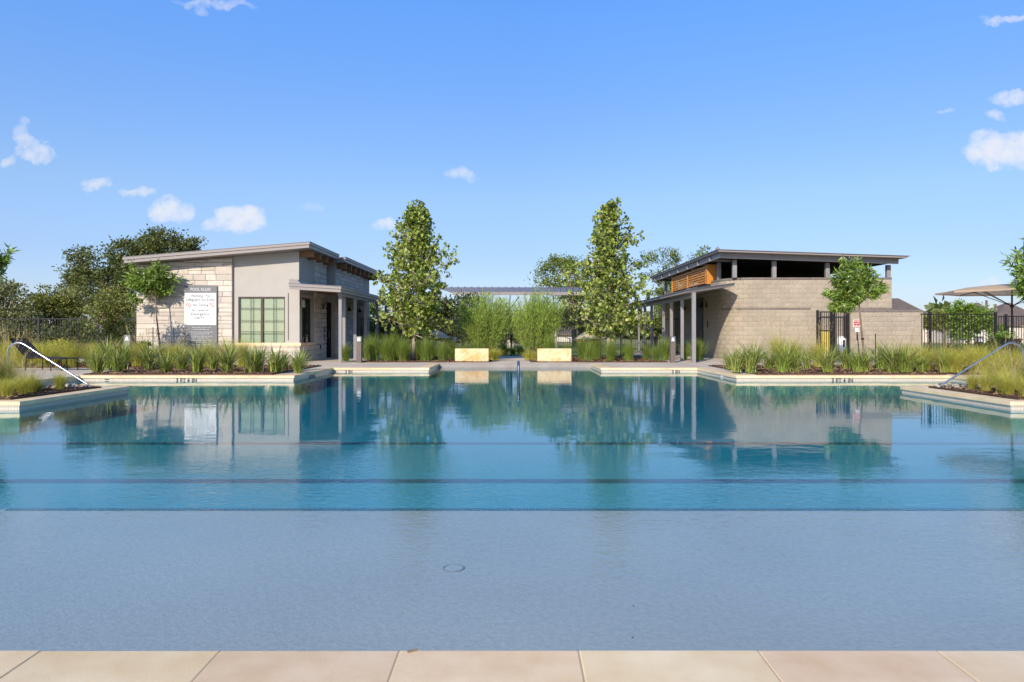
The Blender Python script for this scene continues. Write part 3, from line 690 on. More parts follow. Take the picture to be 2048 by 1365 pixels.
for s_ in stations:
    x, y, a = wall_pt(s_); nx, ny = math.sin(a), -math.cos(a)      # outward normal
    rb.append((x, y, nx, ny))
for i in range(len(rb) - 1):
    (x0, y0, a0, b0), (x1, y1, a1, b1) = rb[i], rb[i + 1]; z0, z1 = -.05, 3.44
    core.hexa([(x0 - a0 * .006, y0 - b0 * .006, z0), (x1 - a1 * .006, y1 - b1 * .006, z0), (x1 - a1 * .3, y1 - b1 * .3, z0), (x0 - a0 * .3, y0 - b0 * .3, z0),
               (x0 - a0 * .006, y0 - b0 * .006, z1), (x1 - a1 * .006, y1 - b1 * .006, z1), (x1 - a1 * .3, y1 - b1 * .3, z1), (x0 - a0 * .3, y0 - b0 * .3, z1)])
core.build('wall_core', M['blockmortar'], RB)
BL, BH = .4, .2
def block_mesh(seed, L=BL, H=BH, nm='block', m='block', rough=.012):
    r = random.Random(seed); mb = MB(); g_ = .004; nx, nz = 5, 3
    x0, x1, z0, z1 = -L / 2 + g_, L / 2 - g_, g_, H - g_
    for j in range(nz + 1):
        for i in range(nx + 1):
            e = i in (0, nx) or j in (0, nz)
            mb.v.append((x0 + (x1 - x0) * i / nx, (-.001 if e else -.003 - r.uniform(-.003, rough)), z0 + (z1 - z0) * j / nz))
    for j in range(nz):
        for i in range(nx):
            A = j * (nx + 1) + i; mb.f.append((A, A + 1, A + nx + 2, A + nx + 1))
    n = len(mb.v); mb.v += [(x0, .03, z0), (x1, .03, z0), (x1, .03, z1), (x0, .03, z1)]
    mb.f += [(n, n + 1, nx, 0), (n + 1, n + 2, (nz + 1) * (nx + 1) - 1, nx), (n + 2, n + 3, nz * (nx + 1), (nz + 1) * (nx + 1) - 1), (n + 3, n, 0, nz * (nx + 1))]
    return mb.mesh(nm, M[m])
bms = [block_mesh(50 + i) for i in range(8)]
capm = [block_mesh(80 + i, .5, .10, 'cap', 'blockcap', .004) for i in range(3)]
blocks = []
for c in range(17):
    z = .04 + c * BH; s_ = LT - BL / 2 - (BL / 2 if c % 2 else 0)
    if abs(z - 2.04) < .001: pass
    while s_ > .2: blocks.append((s_, z)); s_ -= BL
cnt = 0; rest = MB()
def lat(s_): return wall_pt(s_)[1]
blocks.sort(key=lambda b: (lat(b[0]), -b[1]))
for (s_, z) in blocks:
    x, y, a = wall_pt(s_)
    if cnt < 292:
        link('block', bms[rnd.randrange(8)], RB, (x, y, z), a); cnt += 1
    else:
        me = bms[rnd.randrange(8)]; n = len(rest.v); ca, sa = math.cos(a), math.sin(a)
        for v_ in me.vertices: rest.v.append((x + v_.co.x * ca - v_.co.y * sa, y + v_.co.x * sa + v_.co.y * ca, z + v_.co.z))
        for p_ in me.polygons: rest.f.append(tuple(n + i for i in p_.vertices))
o = rest.build('side_blocks', M['block'], RB); o['kind'] = 'stuff'
s_ = LT - .25
while s_ > 1:                                   # darker cap course on top and the thin band half way up
    x, y, a = wall_pt(s_); sa, ca = math.sin(a), -math.cos(a)
    link('cap_block', capm[rnd.randrange(3)], RB, (x + sa * .015, y + ca * .015, 3.445), a)
    s_ -= .5
s_ = LT - .25
while s_ > L1 + .6:
    x, y, a = wall_pt(s_); sa, ca = math.sin(a), -math.cos(a)
    if not (13.0 < x < 14.4): link('band_block', capm[rnd.randrange(3)], RB, (x + sa * .012, y + ca * .012, 2.14), a)
    s_ -= .5
MB().box(16.0, XE - .012, RYF + .31, 45, -.05, 3.44).build('end_wall', M['blockmortar'], RB)
MB().box(9.4, 16.0, 37, 37.2, 0, 4.5).build('inner_wall', M['shadeblack'], RB)
# clerestory posts, beam, roof
zf = lambda x: 4.65 + (x - 8.55) * (4.38 - 4.65) / (16.5 - 8.55)
for px in (1469, 1548, 1654.5, 1776.5):
    x = X(px, 31.42); MB().cbox(x - .085, x + .085, 31.36, 31.52, 3.545, zf(x) - .30, .004).build('clerestory_post', M['steel'], RB)
for y in (33.0, 36.4, 42.4, 44.6): MB().cbox(9.2, 9.36, y - .08, y + .08, 3.545, 4.35, .004).build('clerestory_post', M['steel'], RB)
rf = MB(); rf.slab([(8.55, 30.5, zf(8.55)), (16.52, 30.5, zf(16.52)), (16.52, 46, zf(16.52)), (8.55, 46, zf(8.55))], .07); rfo = rf.build('roof', M['fascia'], RB)
MB().slab([(8.50, 30.45, zf(8.5) + .022), (16.62, 30.45, zf(16.62) + .022), (16.62, 46.05, zf(16.62) + .022), (8.50, 46.05, zf(8.5) + .022)], .02).build('roof_sheet', M['roofmetal'], rfo)
MB().slab([(8.7, 30.9, zf(8.7) - .072), (16.35, 30.9, zf(16.35) - .072), (16.35, 31.02, zf(16.35) - .072), (8.7, 31.02, zf(8.7) - .072)], .22).build('front_beam', M['steel'], rfo)
MB().slab([(8.7, 31.02, zf(8.7) - .072), (8.8, 31.02, zf(8.7) - .072), (8.8, 45.9, zf(8.7) - .072), (8.7, 45.9, zf(8.7) - .072)], .22).build('side_beam', M['steel'], rfo)
MB().slab([(8.8, 31.03, zf(8.8) - .12), (16.3, 31.03, zf(16.3) - .12), (16.3, 45.8, zf(16.3) - .12), (8.8, 45.8, zf(8.8) - .12)], .1).build('soffit', M['shadeblack'], rfo)
for k in range(7):
    y = 32.2 + k * 2.1; MB().slab([(8.62, y, zf(8.62) - .10), (9.6, y, zf(9.6) - .10), (9.6, y + .07, zf(9.6) - .10), (8.62, y + .07, zf(8.62) - .10)], .21).build('outrigger', M['steel'], rfo)
MB().lathe([(.05, 0), (.05, .12), (.03, .12), (.03, .18), (.09, .18), (.09, .24), (.02, .30)], (X(1448, 31), 32.0, zf(9.1) + .02), 10).build('roof_vent', M['steel'], rfo)
# slatted cedar screen
SC = 8.92
for (y0, y1) in ((33.9, 37.4), (37.5, 41.1)):
    MB().box(SC - .03, SC + .05, y0 - .09, y0, 3.44, 4.30).build('screen_post', M['cedar'], RB)
    for k in range(7): MB().box(SC, SC + .03, y0, y1, 3.48 + k * .118, 3.48 + k * .118 + .082).build('slat', M['cedar'], RB)
MB().box(SC - .03, SC + .05, 41.1, 41.19, 3.44, 4.30).build('screen_post', M['cedar'], RB)
MB().box(SC - .02, SC + .42, 33.62, 33.80, 3.42, 4.32).build('screen_end_board', M['cedar'], RB)
# porch on the left side
zp = lambda x: 2.80 + (x - 6.48) * .167
P4 = [(6.48, 27.7), (9.30, 30.6), (9.09, 31.9), (9.09, 46), (6.48, 46)]
ps = MB(); ps.slab([(x, y, zp(x)) for x, y in P4], .03); pso = ps.build('porch_roof', M['roofmetal'], RB)
P5 = [(6.51, 27.76), (9.26, 30.60), (9.06, 31.9), (9.06, 45.9), (6.51, 45.9)]
MB().slab([(x, y, zp(x) - .032) for x, y in P5], .10).build('fascia', M['fascia'], pso)
MB().slab([(6.84, 28.1, 2.70), (6.96, 28.1, 2.70), (6.96, 45.5, 2.70), (6.84, 45.5, 2.70)], .18).build('porch_beam', M['steel'], RB)
for y in (29.95, 32.0, 33.7, 36.6, 38.5, 40.4): link('porch_column', cmesh, RB, (6.9, y, -.08))
MB().cbox(6.83, 6.97, 27.93, 28.07, 0, 2.72, .004).build('porch_column', M['steel'], RB)
door(RB, RX - .045, RX + .01, 35.0, 36.3, 2.85, RX - .08, 35.15); door(RB, RX - .045, RX + .01, 39.6, 41.2, 2.85, RX - .08, 39.75)
lantern(RB, RX - .06, 34.3, 2.45, -1); lantern(RB, RX - .06, 38.6, 2.45, -1)
MB().box(RX - .05, RX - .03, 34.1, 34.2, 1.4, 1.7).build('door_plaque', M['black'], RB)

# lower boundary wall right of the gate
BW = thing('boundary_wall', 'lower tan block wall with brown cap beside the black double gate', 'wall', (14.40, 31.12, 0))
MB().box(0, 3.12, .012, .3, -.05, 2.04).build('wall_core', M['blockmortar'], BW)
for c in range(10):
    x = BL / 2 + (BL / 2 if c % 2 else 0)
    while x < 3.1 - .15: link('block', bms[rnd.randrange(8)], BW, (x, 0, .04 + c * BH)); x += BL
for k in range(6): link('cap_block', capm[rnd.randrange(3)], BW, (.27 + k * .515, -.012, 2.045))
MB().box(0, 3.12, .02, .3, 2.045, 2.14).build('cap_core', M['blockcap'], BW)

# black double gate
GT = thing('double_gate', 'black metal double gate of thin bars in front of the tan block wall', 'gate', (X(1633, 30.9), 30.9, 0))
gx = lambda px: X(px, 30.9) - X(1633, 30.9)
for (a, b) in ((1633, 1637.4), (1662.5, 1668), (1692.5, 1698)): MB().box(gx(a), gx(b), -.04, .04, 0, 2.12).build('gate_post', M['black'], GT)
for (a, b) in ((1639.5, 1662), (1668.5, 1690.5)):
    lf = MB(); x0, x1 = gx(a), gx(b)
    lf.box(x0, x1, -.02, .02, 2.02, 2.07); lf.box(x0, x1, -.02, .02, .1, .15); lf.box(x0, x0 + .05, -.02, .02, .15, 2.02); lf.box(x1 - .05, x1, -.02, .02, .15, 2.02)
    lo = lf.build('gate_leaf', M['black'], GT)
    for k in range(1, 5): xx = x0 + (x1 - x0) * k / 5; MB().box(xx - .011, xx + .011, -.01, .01, .15, 2.02).build('gate_bar', M['black'], lo)
MB().box(gx(1637.4), gx(1641), -.02, .02, 1.72, 1.80).build('hinge', M['black'], GT); MB().box(gx(1660), gx(1664), -.05, -.02, 1.0, 1.15).build('latch', M['black'], GT)
YB = thing('equipment_board', 'yellow upright board behind the left leaf of the double gate', 'board', (X(1651, 31.1), 31.08, 0))
MB().cbox(-.24, .24, -.03, .0, .12, 1.22, .01).build('panel', M['yellow'], YB); MB().box(-.3, .3, -.04, -.03, 1.22, 1.27).build('rail', M['black'], YB)
for sx in (-.2, .2): MB().box(sx - .02, sx + .02, -.035, .0, 0, .12).build('leg', M['black'], YB)
WE = thing('pump_cover', 'white rounded equipment cover behind the right leaf of the double gate', 'equipment', (X(1682, 31.1), 31.05, 0))
MB().lathe([(.0, 1.02), (.12, 1.0), (.19, .9), (.2, .55), (.17, .35), (.15, .3)], (0, 0, 0), 14).build('cover', M['white'], WE, smooth=True)
MB().lathe([(.15, .3), (.12, .0)], (0, 0, 0), 10).build('base', M['black'], WE); MB().box(-.03, .05, -.21, -.17, .55, .85).build('vent', M['black'], WE)

# ---------- pavilion behind ----------
PV = thing('shade_pavilion', 'open pavilion with a long grey standing-seam roof on pale stone piers behind the shrubs', 'pavilion', (0, 50, 0))
zf_, zb_ = Z(585, 50), Z(575, 56)
xa, xb, xc, xd = X(905, 50), X(1190, 50), X(1200, 56), X(874, 56)
m_ = MB(); m_.slab([(xa, 0, zf_), (xb, 0, zf_), (xc, 6, zb_), (xd, 6, zb_)], .06); pvr = m_.build('roof', M['roofmetal'], PV)
for k in range(25):
    t = k / 24; xf = xa + (xb - xa) * t; xk = xd + (xc - xd) * t
    MB().hexa([(xf, .02, zf_), (xf + .035, .02, zf_), (xk + .035, 5.98, zb_), (xk, 5.98, zb_), (xf, .02, zf_ + .07), (xf + .035, .02, zf_ + .07), (xk + .035, 5.98, zb_ + .07), (xk, 5.98, zb_ + .07)]).build('roof_seam', M['steel'], pvr)
MB().box(xa, xb, -.06, -.002, zf_ - .2, zf_ + .01).build('fascia', M['fascia'], PV)
for (px, y) in ((955, 1.5), (1105, 1.5), (1018, 5.0)):
    x = X(px, 50 + y); hp = Z(622, 50 + y); pier = MB(); a, b = .33, .20
    pier.hexa([(x - a, y - a, -.05), (x + a, y - a, -.05), (x + a, y + a, -.05), (x - a, y + a, -.05), (x - b, y - b, hp), (x + b, y - b, hp), (x + b, y + b, hp), (x - b, y + b, hp)])
    po = pier.build('stone_pier', M['stone'], PV)
    MB().box(x - b - .04, x + b + .04, y - b - .04, y + b + .04, hp, hp + .07).build('pier_cap', M['coping'], po)
    for sx in (-1, 1): MB().tube([(x, y, hp + .05), (x + sx * .75, y - .4, zf_ - .1)], .035, 6).build('strut', M['black'], PV)
    MB().tube([(x, y, hp + .05), (x + .1, y, zf_ + .1)], .035, 6).build('strut', M['black'], PV)
# ================================================================== FENCES, FURNITURE, POOL FITTINGS
def fence(name, label, x0, x1, y, ztop, posts, zb=.08, pitch=.105, y1=None):
    t = thing(name, label, 'fence', (x0, y, 0)); L = x1 - x0
    if y1 is not None: ang = math.atan2(y1 - y, L); L = math.hypot(L, y1 - y); t.rotation_euler = (0, 0, ang)
    for z in (ztop - .03, zb + .06): MB().box(0, L, -.018, .018, z - .02, z + .02).build('rail', M['black'], t)
    pk = MB().box(-.009, .009, -.009, .009, zb, ztop - .05).mesh('picket', M['black'])
    pm = MB().cbox(-.038, .038, -.038, .038, -.05, ztop + .05, .01).mesh('post', M['black'])
    for p in posts: link('post', pm, t, (p - x0 if y1 is None else p, 0, 0))
    n = int(L / pitch); e = (L - n * pitch) / 2
    for i in range(n + 1):
        x = e + i * pitch
        link('picket', pk, t, (x, 0, 0))
    return t
fence('picket_fence', 'black metal picket fence in front of the dark oaks left of the clubhouse', -22.8, -15.25, 29.6, 1.76, [X(78, 29.6), X(78, 29.6) + 2.4, X(78, 29.6) + 4.3, -22])
fence('picket_fence', 'black metal picket fence between lawn and golden grasses right of the pool house', X(1841, 26), X(1992, 26), 26.0, 1.86, [X(1860, 26), X(1991, 26)])
fence('picket_fence', 'short black fence run behind the beige umbrella pole at the right edge', X(1996, 28.6), X(2120, 28.6), 28.6, 1.84, [X(2012, 28.6)], pitch=.10)
fence('picket_fence', 'black metal picket fence crossing behind the two feathery shrubs', -8.1, 8.9, 38.0, 1.90, [X(p, 38) for p in (785, 865, 946, 1023, 1103, 1183, 1262)], pitch=.115)

# yellow limestone seat blocks
def seatblock(x0, x1, label, seed):
    r = random.Random(seed); mb = MB(); y0, y1, z1 = 28.5, 29.05, .535; nx, nz = 12, 6
    def P(i, j): return (x0 + (x1 - x0) * i / nx, y0 + (0 if i in (0, nx) or j == nz else r.uniform(-.018, .012)), z1 * j / nz)
    for j in range(nz + 1):
        for i in range(nx + 1): mb.v.append(P(i, j))
    for j in range(nz):
        for i in range(nx): A = j * (nx + 1) + i; mb.f.append((A, A + 1, A + nx + 2, A + nx + 1))
    mb.box(x0 + .002, x1 - .002, y0 + .02, y1, 0, z1 - .001); mb.quad((x0, y0, z1), (x1, y0, z1), (x1, y1, z1 + .001), (x0, y1, z1 + .001))
    o = mb.build('stone_block', M['yblock']); tag(o, label, 'stone block', 'yellow stone blocks flanking the path')
seatblock(X(910, 28.5), X(977, 28.5), 'rough yellow limestone block left of the centre path', 1)
seatblock(X(1075, 28.5), X(1142.5, 28.5), 'rough yellow limestone block right of the centre path', 2)

# bollards
def bollard(px, y, w, h, z0, label, gm='bollard'):
    t = thing('bollard_light', label, 'bollard', (X(px, y), y, z0), 'bollard lights')
    MB().cbox(-w / 2, w / 2, -w / 2, w / 2, 0, h - .2, .004).build('post', M[gm], t)
    MB().cbox(-w / 2, w / 2, -w / 2, w / 2, h - .03, h, .004).build('cap', M[gm], t)
    MB().box(-w / 2 + .012, w / 2 - .012, -w / 2 + .012, w / 2 - .012, h - .2, h - .03).build('lens', M['chrome'] if gm == 'bollard' else M['steel'], t)
    MB().extr([(-w * .30, -w / 2 - .001, h - .19), (w * .30, -w / 2 - .001, h - .19), (w * .12, -w / 2 - .001, h - .06), (-w * .12, -w / 2 - .001, h - .06)], (0, .012, 0)).build('front_trapezoid', M['white'], t)  # white trapezoid on the front of the head
    for sx in (-1, 1): MB().box(sx * w / 2 - (.012 if sx > 0 else 0), sx * w / 2 + (.012 if sx < 0 else 0), -w / 2, -w / 2 + .012, h - .2, h - .03).build('frame_bar', M[gm], t)
bollard(718.5, 28.15, .19, 1.03, .0, 'brown square bollard light before the clubhouse porch', )
bollard(1345, 28.15, .19, 1.03, .0, 'brown square bollard light before the pool house porch')
bollard(257, 24.6, .21, 1.06, .03, 'grey square bollard light among grasses left of the clubhouse wall', 'steel')
bollard(1958, 27.4, .22, 1.02, .0, 'dark square bollard light behind golden grasses near the right fence', 'black')

# handrails
def arc(c, r, a0, a1, n, y):
    return [(c[0] + r * math.cos(R(a0 + (a1 - a0) * k / n)), y, c[1] + r * math.sin(R(a0 + (a1 - a0) * k / n))) for k in range(n + 1)]
def rail(s, label):
    yy = 17.5; xe = X(179 if s < 0 else 1881, yy); xt = s * 12.02
    zt_ = .93; pts = [(s * 12.25, yy, .0)]
    pts += [(s * 12.25, yy, .66), (s * 12.24, yy, .74), (s * 12.20, yy, .83), (s * 12.12, yy, .90), (s * 12.02, yy, .935), (s * 11.92, yy, .93), (s * 11.83, yy, .885)]
    pts += [(xe, yy, -.10), (xe - s * .35, yy, -.34)]
    t = thing('handrail', label, 'handrail', (0, 0, 0), 'curved steel handrails of the side steps')
    MB().tube(pts, .022, 12).build('tube', M['chrome'], t, smooth=True)
    MB().lathe([(.055, .0), (.05, .025), (.022, .03)], (s * 12.25, yy, 0), 14).build('base_ring', M['chrome'], t, smooth=True)
rail(-1, 'curved stainless handrail descending right into the left side steps')
rail(1, 'curved stainless handrail half hidden by golden grasses on the right')
t = thing('handrail', 'dark blue handrail seen end-on in the middle of the far shallow end', 'handrail', (X(1037, 18.5), 18.5, .08))
MB().tube([(0, 0, -.62), (0, 0, .25), (0, .05, .31), (0, .15, .345), (0, .35, .33), (0, 2.2, .16), (0, 2.3, .12), (0, 2.33, .05), (0, 2.33, -.6)], .034, 12).build('tube', M['bluesteel'], t, smooth=True)
# side steps in the coves
for s in (-1, 1):
    for k in range(3):
        z = WL - .02 - k * .12; x1 = XC - .35 * (k + 1)
        st = MB(); st.slab([(min(s * x1, s * XC), Y2, z), (max(s * x1, s * XC), Y2, z), (max(s * x1, s * XC), Y3, z), (min(s * x1, s * XC), Y3, z)], .12)
        o = st.build('pool_step', M['plaster']); o['kind'] = 'structure'

# depth markers on the waterline tile
dm = lambda s, cx, y, w, lab: tag(text(s, X(cx, y), -.172, .108, y - .004, M['ink'], None, w, 'depth_marker', bold=.03), lab, 'depth marker', 'pool depth markers')
dm('3 FT 6 IN', 373, Y3, X(394, Y3) - X(352, Y3), 'black 3 FT 6 IN depth lettering on the tile edge below the clubhouse bed')
dm('3 FT 6 IN', 1684.5, Y3, X(1706, Y3) - X(1663, Y3), 'black 3 FT 6 IN depth lettering on the tile edge below the pool house bed')
dm('3 IN', 697.5, Y4, X(705, Y4) - X(690, Y4), 'black 3 IN depth lettering on the tile edge before the clubhouse porch')
dm('3 IN', 1351.5, Y4, X(1359.5, Y4) - X(1343.5, Y4), 'black 3 IN depth lettering on the tile edge before the pool house porch')
t = thing('skimmer', 'dark square skimmer opening in the slanting tile edge left of the porch', 'skimmer', (-XS - .0, 21.6, -.115))
MB().box(-.006, .006, -.32, .32, -.07, .036).build('mouth', M['signgrey'], t); MB().box(-.004, .008, -.36, -.32, -.09, .09).build('frame', M['tile'], t); MB().box(-.004, .008, .32, .36, -.09, .09).build('frame', M['tile'], t)
t = thing('wall_fixture', 'small white round fixture in the tile edge before the pool house porch', 'fixture', (XS, 21.2, -.10))
MB().extr([(0, .06 * math.cos(a), .034 * math.sin(a)) for a in [2 * math.pi * k / 14 for k in range(14)]], (-.02, 0, 0)).build('cover', M['white'], t)
t = thing('wall_inlet', 'flat dark oval inlet in the cream tile edge right of the left handrail', 'inlet', (X(214, Y3), Y3 - .004, -.105))
MB().extr([(.075 * math.cos(a), 0, .016 * math.sin(a)) for a in [2 * math.pi * k / 14 for k in range(14)]], (0, .01, 0)).build('slot', M['ink'], t)
t = thing('floor_drain', 'round flush lid on the shallow ledge near the bottom centre', 'drain lid', (X(907.5, 4.375), 4.375, LG))
MB().lathe([(0, .006), (.054, .006), (.056, .004), (.058, 0)], (0, 0, 0), 28).build('lid', M['ledge'], t)
MB().lathe([(.0595, .0), (.0595, .007), (.064, .007), (.064, .0)], (0, 0, 0), 28).build('ring', M['signgrey'], t)
for (px, py) in ((1267, 1213), (1265, 1276)):
    x, d = at(px, py, LG); tag(MB().cbox(-.004, .004, -.004, .004, 0, .004, .001).build('dark_speck', M['ink'], None, loc=(x, d, LG)), 'tiny dark speck lying on the shallow ledge, %s one' % ('farther' if py < 1250 else 'nearer'), 'debris')
x, d = at(825, 1306, .0); tag(MB().cbox(-.02, .02, -.004, .004, 0, .006, .002).build('fallen_twig', M['trunk'], None, loc=(x, d, .006), rz=.5), 'small grey twig on the front edge of the coping', 'twig')

# lounge chairs
def lounge(x, y, rz, label, flip=1):
    t = thing('sun_lounger', label, 'sun lounger', (x, y, 0), None, rz); f = flip
    fr = MB(); seg = [(-1.0, .98), (-.42, .40), (1.02, .40)]
    for sy in (-.30, .30):
        fr.tube([(-1.0, sy, .98), (-.38, sy, .40), (1.02, sy, .38)], .018, 6)
    fr.tube([(1.02, -.3, .38), (1.02, .3, .38)], .018, 6); fr.tube([(-1.0, -.3, .98), (-1.0, .3, .98)], .018, 6); fr.build('frame', M['black'], t)
    sl = MB(); sl.hexa([(-.99, -.29, .955), (-.39, -.29, .395), (-.39, .29, .395), (-.99, .29, .955), (-.985, -.29, .968), (-.385, -.29, .408), (-.385, .29, .408), (-.985, .29, .968)]); sl.build('backrest', M['sling'], t)
    MB().box(-.37, 1.0, -.285, .285, .388, .400).build('seat', M['sling'], t)
    for lx in (-.36, .55, .95):
        for sy in (-.3, .3): MB().tube([(lx, sy, .39), (lx + (.03 if lx > 0 else -.03), sy, 0)], .017, 6).build('leg', M['black'], t)
    MB().box(-.3, -.26, -.3, .3, .36, .385).build('crossbar', M['black'], t)
lounge(X(88, 22.6), 22.6, R(-14), 'dark sling sun lounger behind the left handrail')
lounge(X(1976, 21.8), 21.8, R(197), 'brown sling sun lounger with raised back beside the beige umbrella pole')

# umbrella
t = thing('umbrella', 'large beige canvas umbrella open above the right lounger', 'umbrella', (X(2024, 20.6), 20.6, 0))
n = 8; rr = 1.9; ze, za = 2.34, 2.56
cv = MB(); ring = []
K = 6
for k in range(n * K):
    a = R(11) + 2 * math.pi * k / (n * K); f = k % K / K; rad = rr * math.cos(math.pi / n) / math.cos((f - .5) * 2 * math.pi / n)
    sag = 1 - .04 * math.sin(math.pi * f); ring.append((a, rad * sag, .05 * math.sin(math.pi * f)))
layers = [(0.02, za), (.35, za - .05), (.7, za - .13), (1.0, ze)]
for (q, z) in layers:
    for (a, rad, dz) in ring: cv.v.append((rad * q * math.cos(a), rad * q * math.sin(a), z + (dz * q if q < 1 else 0)))
m = len(ring)
for l_ in range(3):
    for k in range(m): k2 = (k + 1) % m; A = l_ * m; cv.f.append((A + k, A + k2, A + m + k2, A + m + k))
cv.build('canopy', M['fabric'], t)
val = MB()
for k in range(m):
    a0, r0, _ = ring[k]; a1, r1, _ = ring[(k + 1) % m]
    val.quad((r0 * math.cos(a0), r0 * math.sin(a0), ze), (r1 * math.cos(a1), r1 * math.sin(a1), ze), (r1 * math.cos(a1), r1 * math.sin(a1), ze - .045), (r0 * math.cos(a0), r0 * math.sin(a0), ze - .045))
val.build('valance', M['fabric'], t)
MB().tube([(0, 0, 0), (0, 0, za + .06)], .024, 10).build('pole', M['black'], t, smooth=True)
MB().lathe([(.05, -.04), (.05, .04)], (0, 0, 1.93), 10).build('hub', M['black'], t)
MB().cbox(-.3, .3, -.3, .3, 0, .07, .02).build('base', M['black'], t)
for k in range(n):
    a = R(11) + 2 * math.pi * k / n; c, s_ = math.cos(a), math.sin(a)
    MB().tube([(.03 * c, .03 * s_, za - .03), (rr * .97 * c, rr * .97 * s_, ze - .01)], .012, 5).build('rib', M['black'], t)
    MB().tube([(.04 * c, .04 * s_, 1.95), (rr * .55 * c, rr * .55 * s_, za - .03 - (za - ze) * .57)], .011, 5).build('strut', M['black'], t)

# hammocks
def hammock(pxl, pxr, d, s, label, pyb=677):
    xl_, xr_ = X(pxl, d), X(pxr, d); zb = Z(pyb, d); zt_ = Z(661, d); t = thing('hammock', label, 'hammock', ((xl_ + xr_) / 2, d, 0), 'rope hammocks behind the grasses'); w = (xr_ - xl_) / 2
    bd = MB(); n = 14
    for i in range(n + 1):
        f = -1 + 2 * i / n; sag = -.10 * (1 - f * f)
        bd.v += [(f * w * .98, -.45, zb + sag), (f * w * .98, .45, zb + sag + .05)]
    for i in range(n): bd.f.append((2 * i, 2 * i + 2, 2 * i + 3, 2 * i + 1))
    bd.build('net_bed', M['rope'], t)
    for q in (-1, 1): MB().tube([(q * w, -.5, zb), (q * w, .5, zb + .04)], .022, 6).build('spreader_bar', M['wood'], t)
    MB().tube([(f_ * w, -.45, zb - .10 * (1 - f_ * f_)) for f_ in [-1 + k / 5 for k in range(11)]], .026, 6).build('edge_rope', M['wood'], t)
    for q in (-1, 1):
        rp = MB(); ap_ = (q * (w + .6), 0, zb + .26)
        for k in range(9): rp.tube([(q * w, -.42 + k * .105, zb + .02), ap_], .008, 4, False)
        rp.tube([ap_, (q * (w + .9), 0, zb + .34)], .014, 5); rp.build('suspension_cords', M['rope'], t)
        MB().tube([(q * (w + .92), 0, 0), (q * (w + .92), 0, zb + .40)], .035, 8).build('post', M['trunk'], t)
    # folded cloth heaped over the net, falling to one corner
    MB().lathe([(0, .36), (.12, .31), (.38, .16), (.62, .0)], (-s * .1, .1, zb + .02), 12).build('folded_net', M['rope'], t)
    MB().cbox(s * w - .06, s * w + .06, -.62, -.5, zb - .12, zb + .06, .03).build('white_pillow', M['white'], t)
hammock(846, 912, 33.5, 1, 'rope hammock hanging left of the centre path behind tall grasses')
hammock(1139, 1202, 33.5, -1, 'rope hammock hanging right of the centre path behind tall grasses', 679)

# tree stakes
def stake(px, pyt, d, label, wht=False, r=.018, lean=0):
    x = X(px, d); zt_ = Z(pyt, d); t = thing('tree_stake', label, 'stake', (x, d, 0), 'metal stakes beside young trees')
    MB().tube([(lean, 0, -.05), (0, 0, zt_)], r, 6).build('shaft', M['black'], t)
    if wht: MB().tube([(0, 0, zt_), (0, 0, zt_ + .28)], r * .8, 6).build('tip', M['white'], t)
stake(306, 655, 27.3, 'thin black stake left of the young tree by the stone wall')
stake(347.5, 655, 27.3, 'thin black stake with a white tip right of the young tree by the stone wall', True)
stake(1751, 668, 25.2, 'black stake right of the young tree by the block wall')
stake(202, 667, 25.4, 'thin stake with a pale tip among grasses near the left fence', True, .012)
t = thing('warning_sign', 'small red and white notice on a slim leaning post beside the double gate', 'sign', (X(1714, 25.0), 25.0, 0))
MB().tube([(.12, 0, -.05), (0, 0, .95 + .28)], .018, 6).build('post', M['black'], t)
zz = Z(654.2, 25); hh = Z(640, 25) - zz; ww = X(1722, 25) - X(1705.5, 25)
MB().cbox(-ww / 2 - .0, ww / 2, -.012, .0, zz, zz + hh, .003).build('board', M['white'], t)
MB().box(-ww / 2 + .018, ww / 2 - .018, -.016, -.012, zz + .018, zz + hh - .018).build('red_panel', M['red'], t)
for k in range(3): dashes(t, 0, zz + .035 + k * .068, ww * .72, .04, -.018, M['white'], 40 + k)
MB().tube([(0, 0.01, .9), (0, 0.01, zz + .02)], .012, 6).build('upper_post', M['black'], t)
MB().cbox(-.065, .065, -.03, .03, Z(664, 25), Z(656.2, 25), .012).build('socket_box', M['white'], t)
for sx in (-.012, .035): MB().box(sx - .011, sx + .011, -.034, -.03, Z(661, 25), Z(659, 25)).build('socket', M['ink'], t)

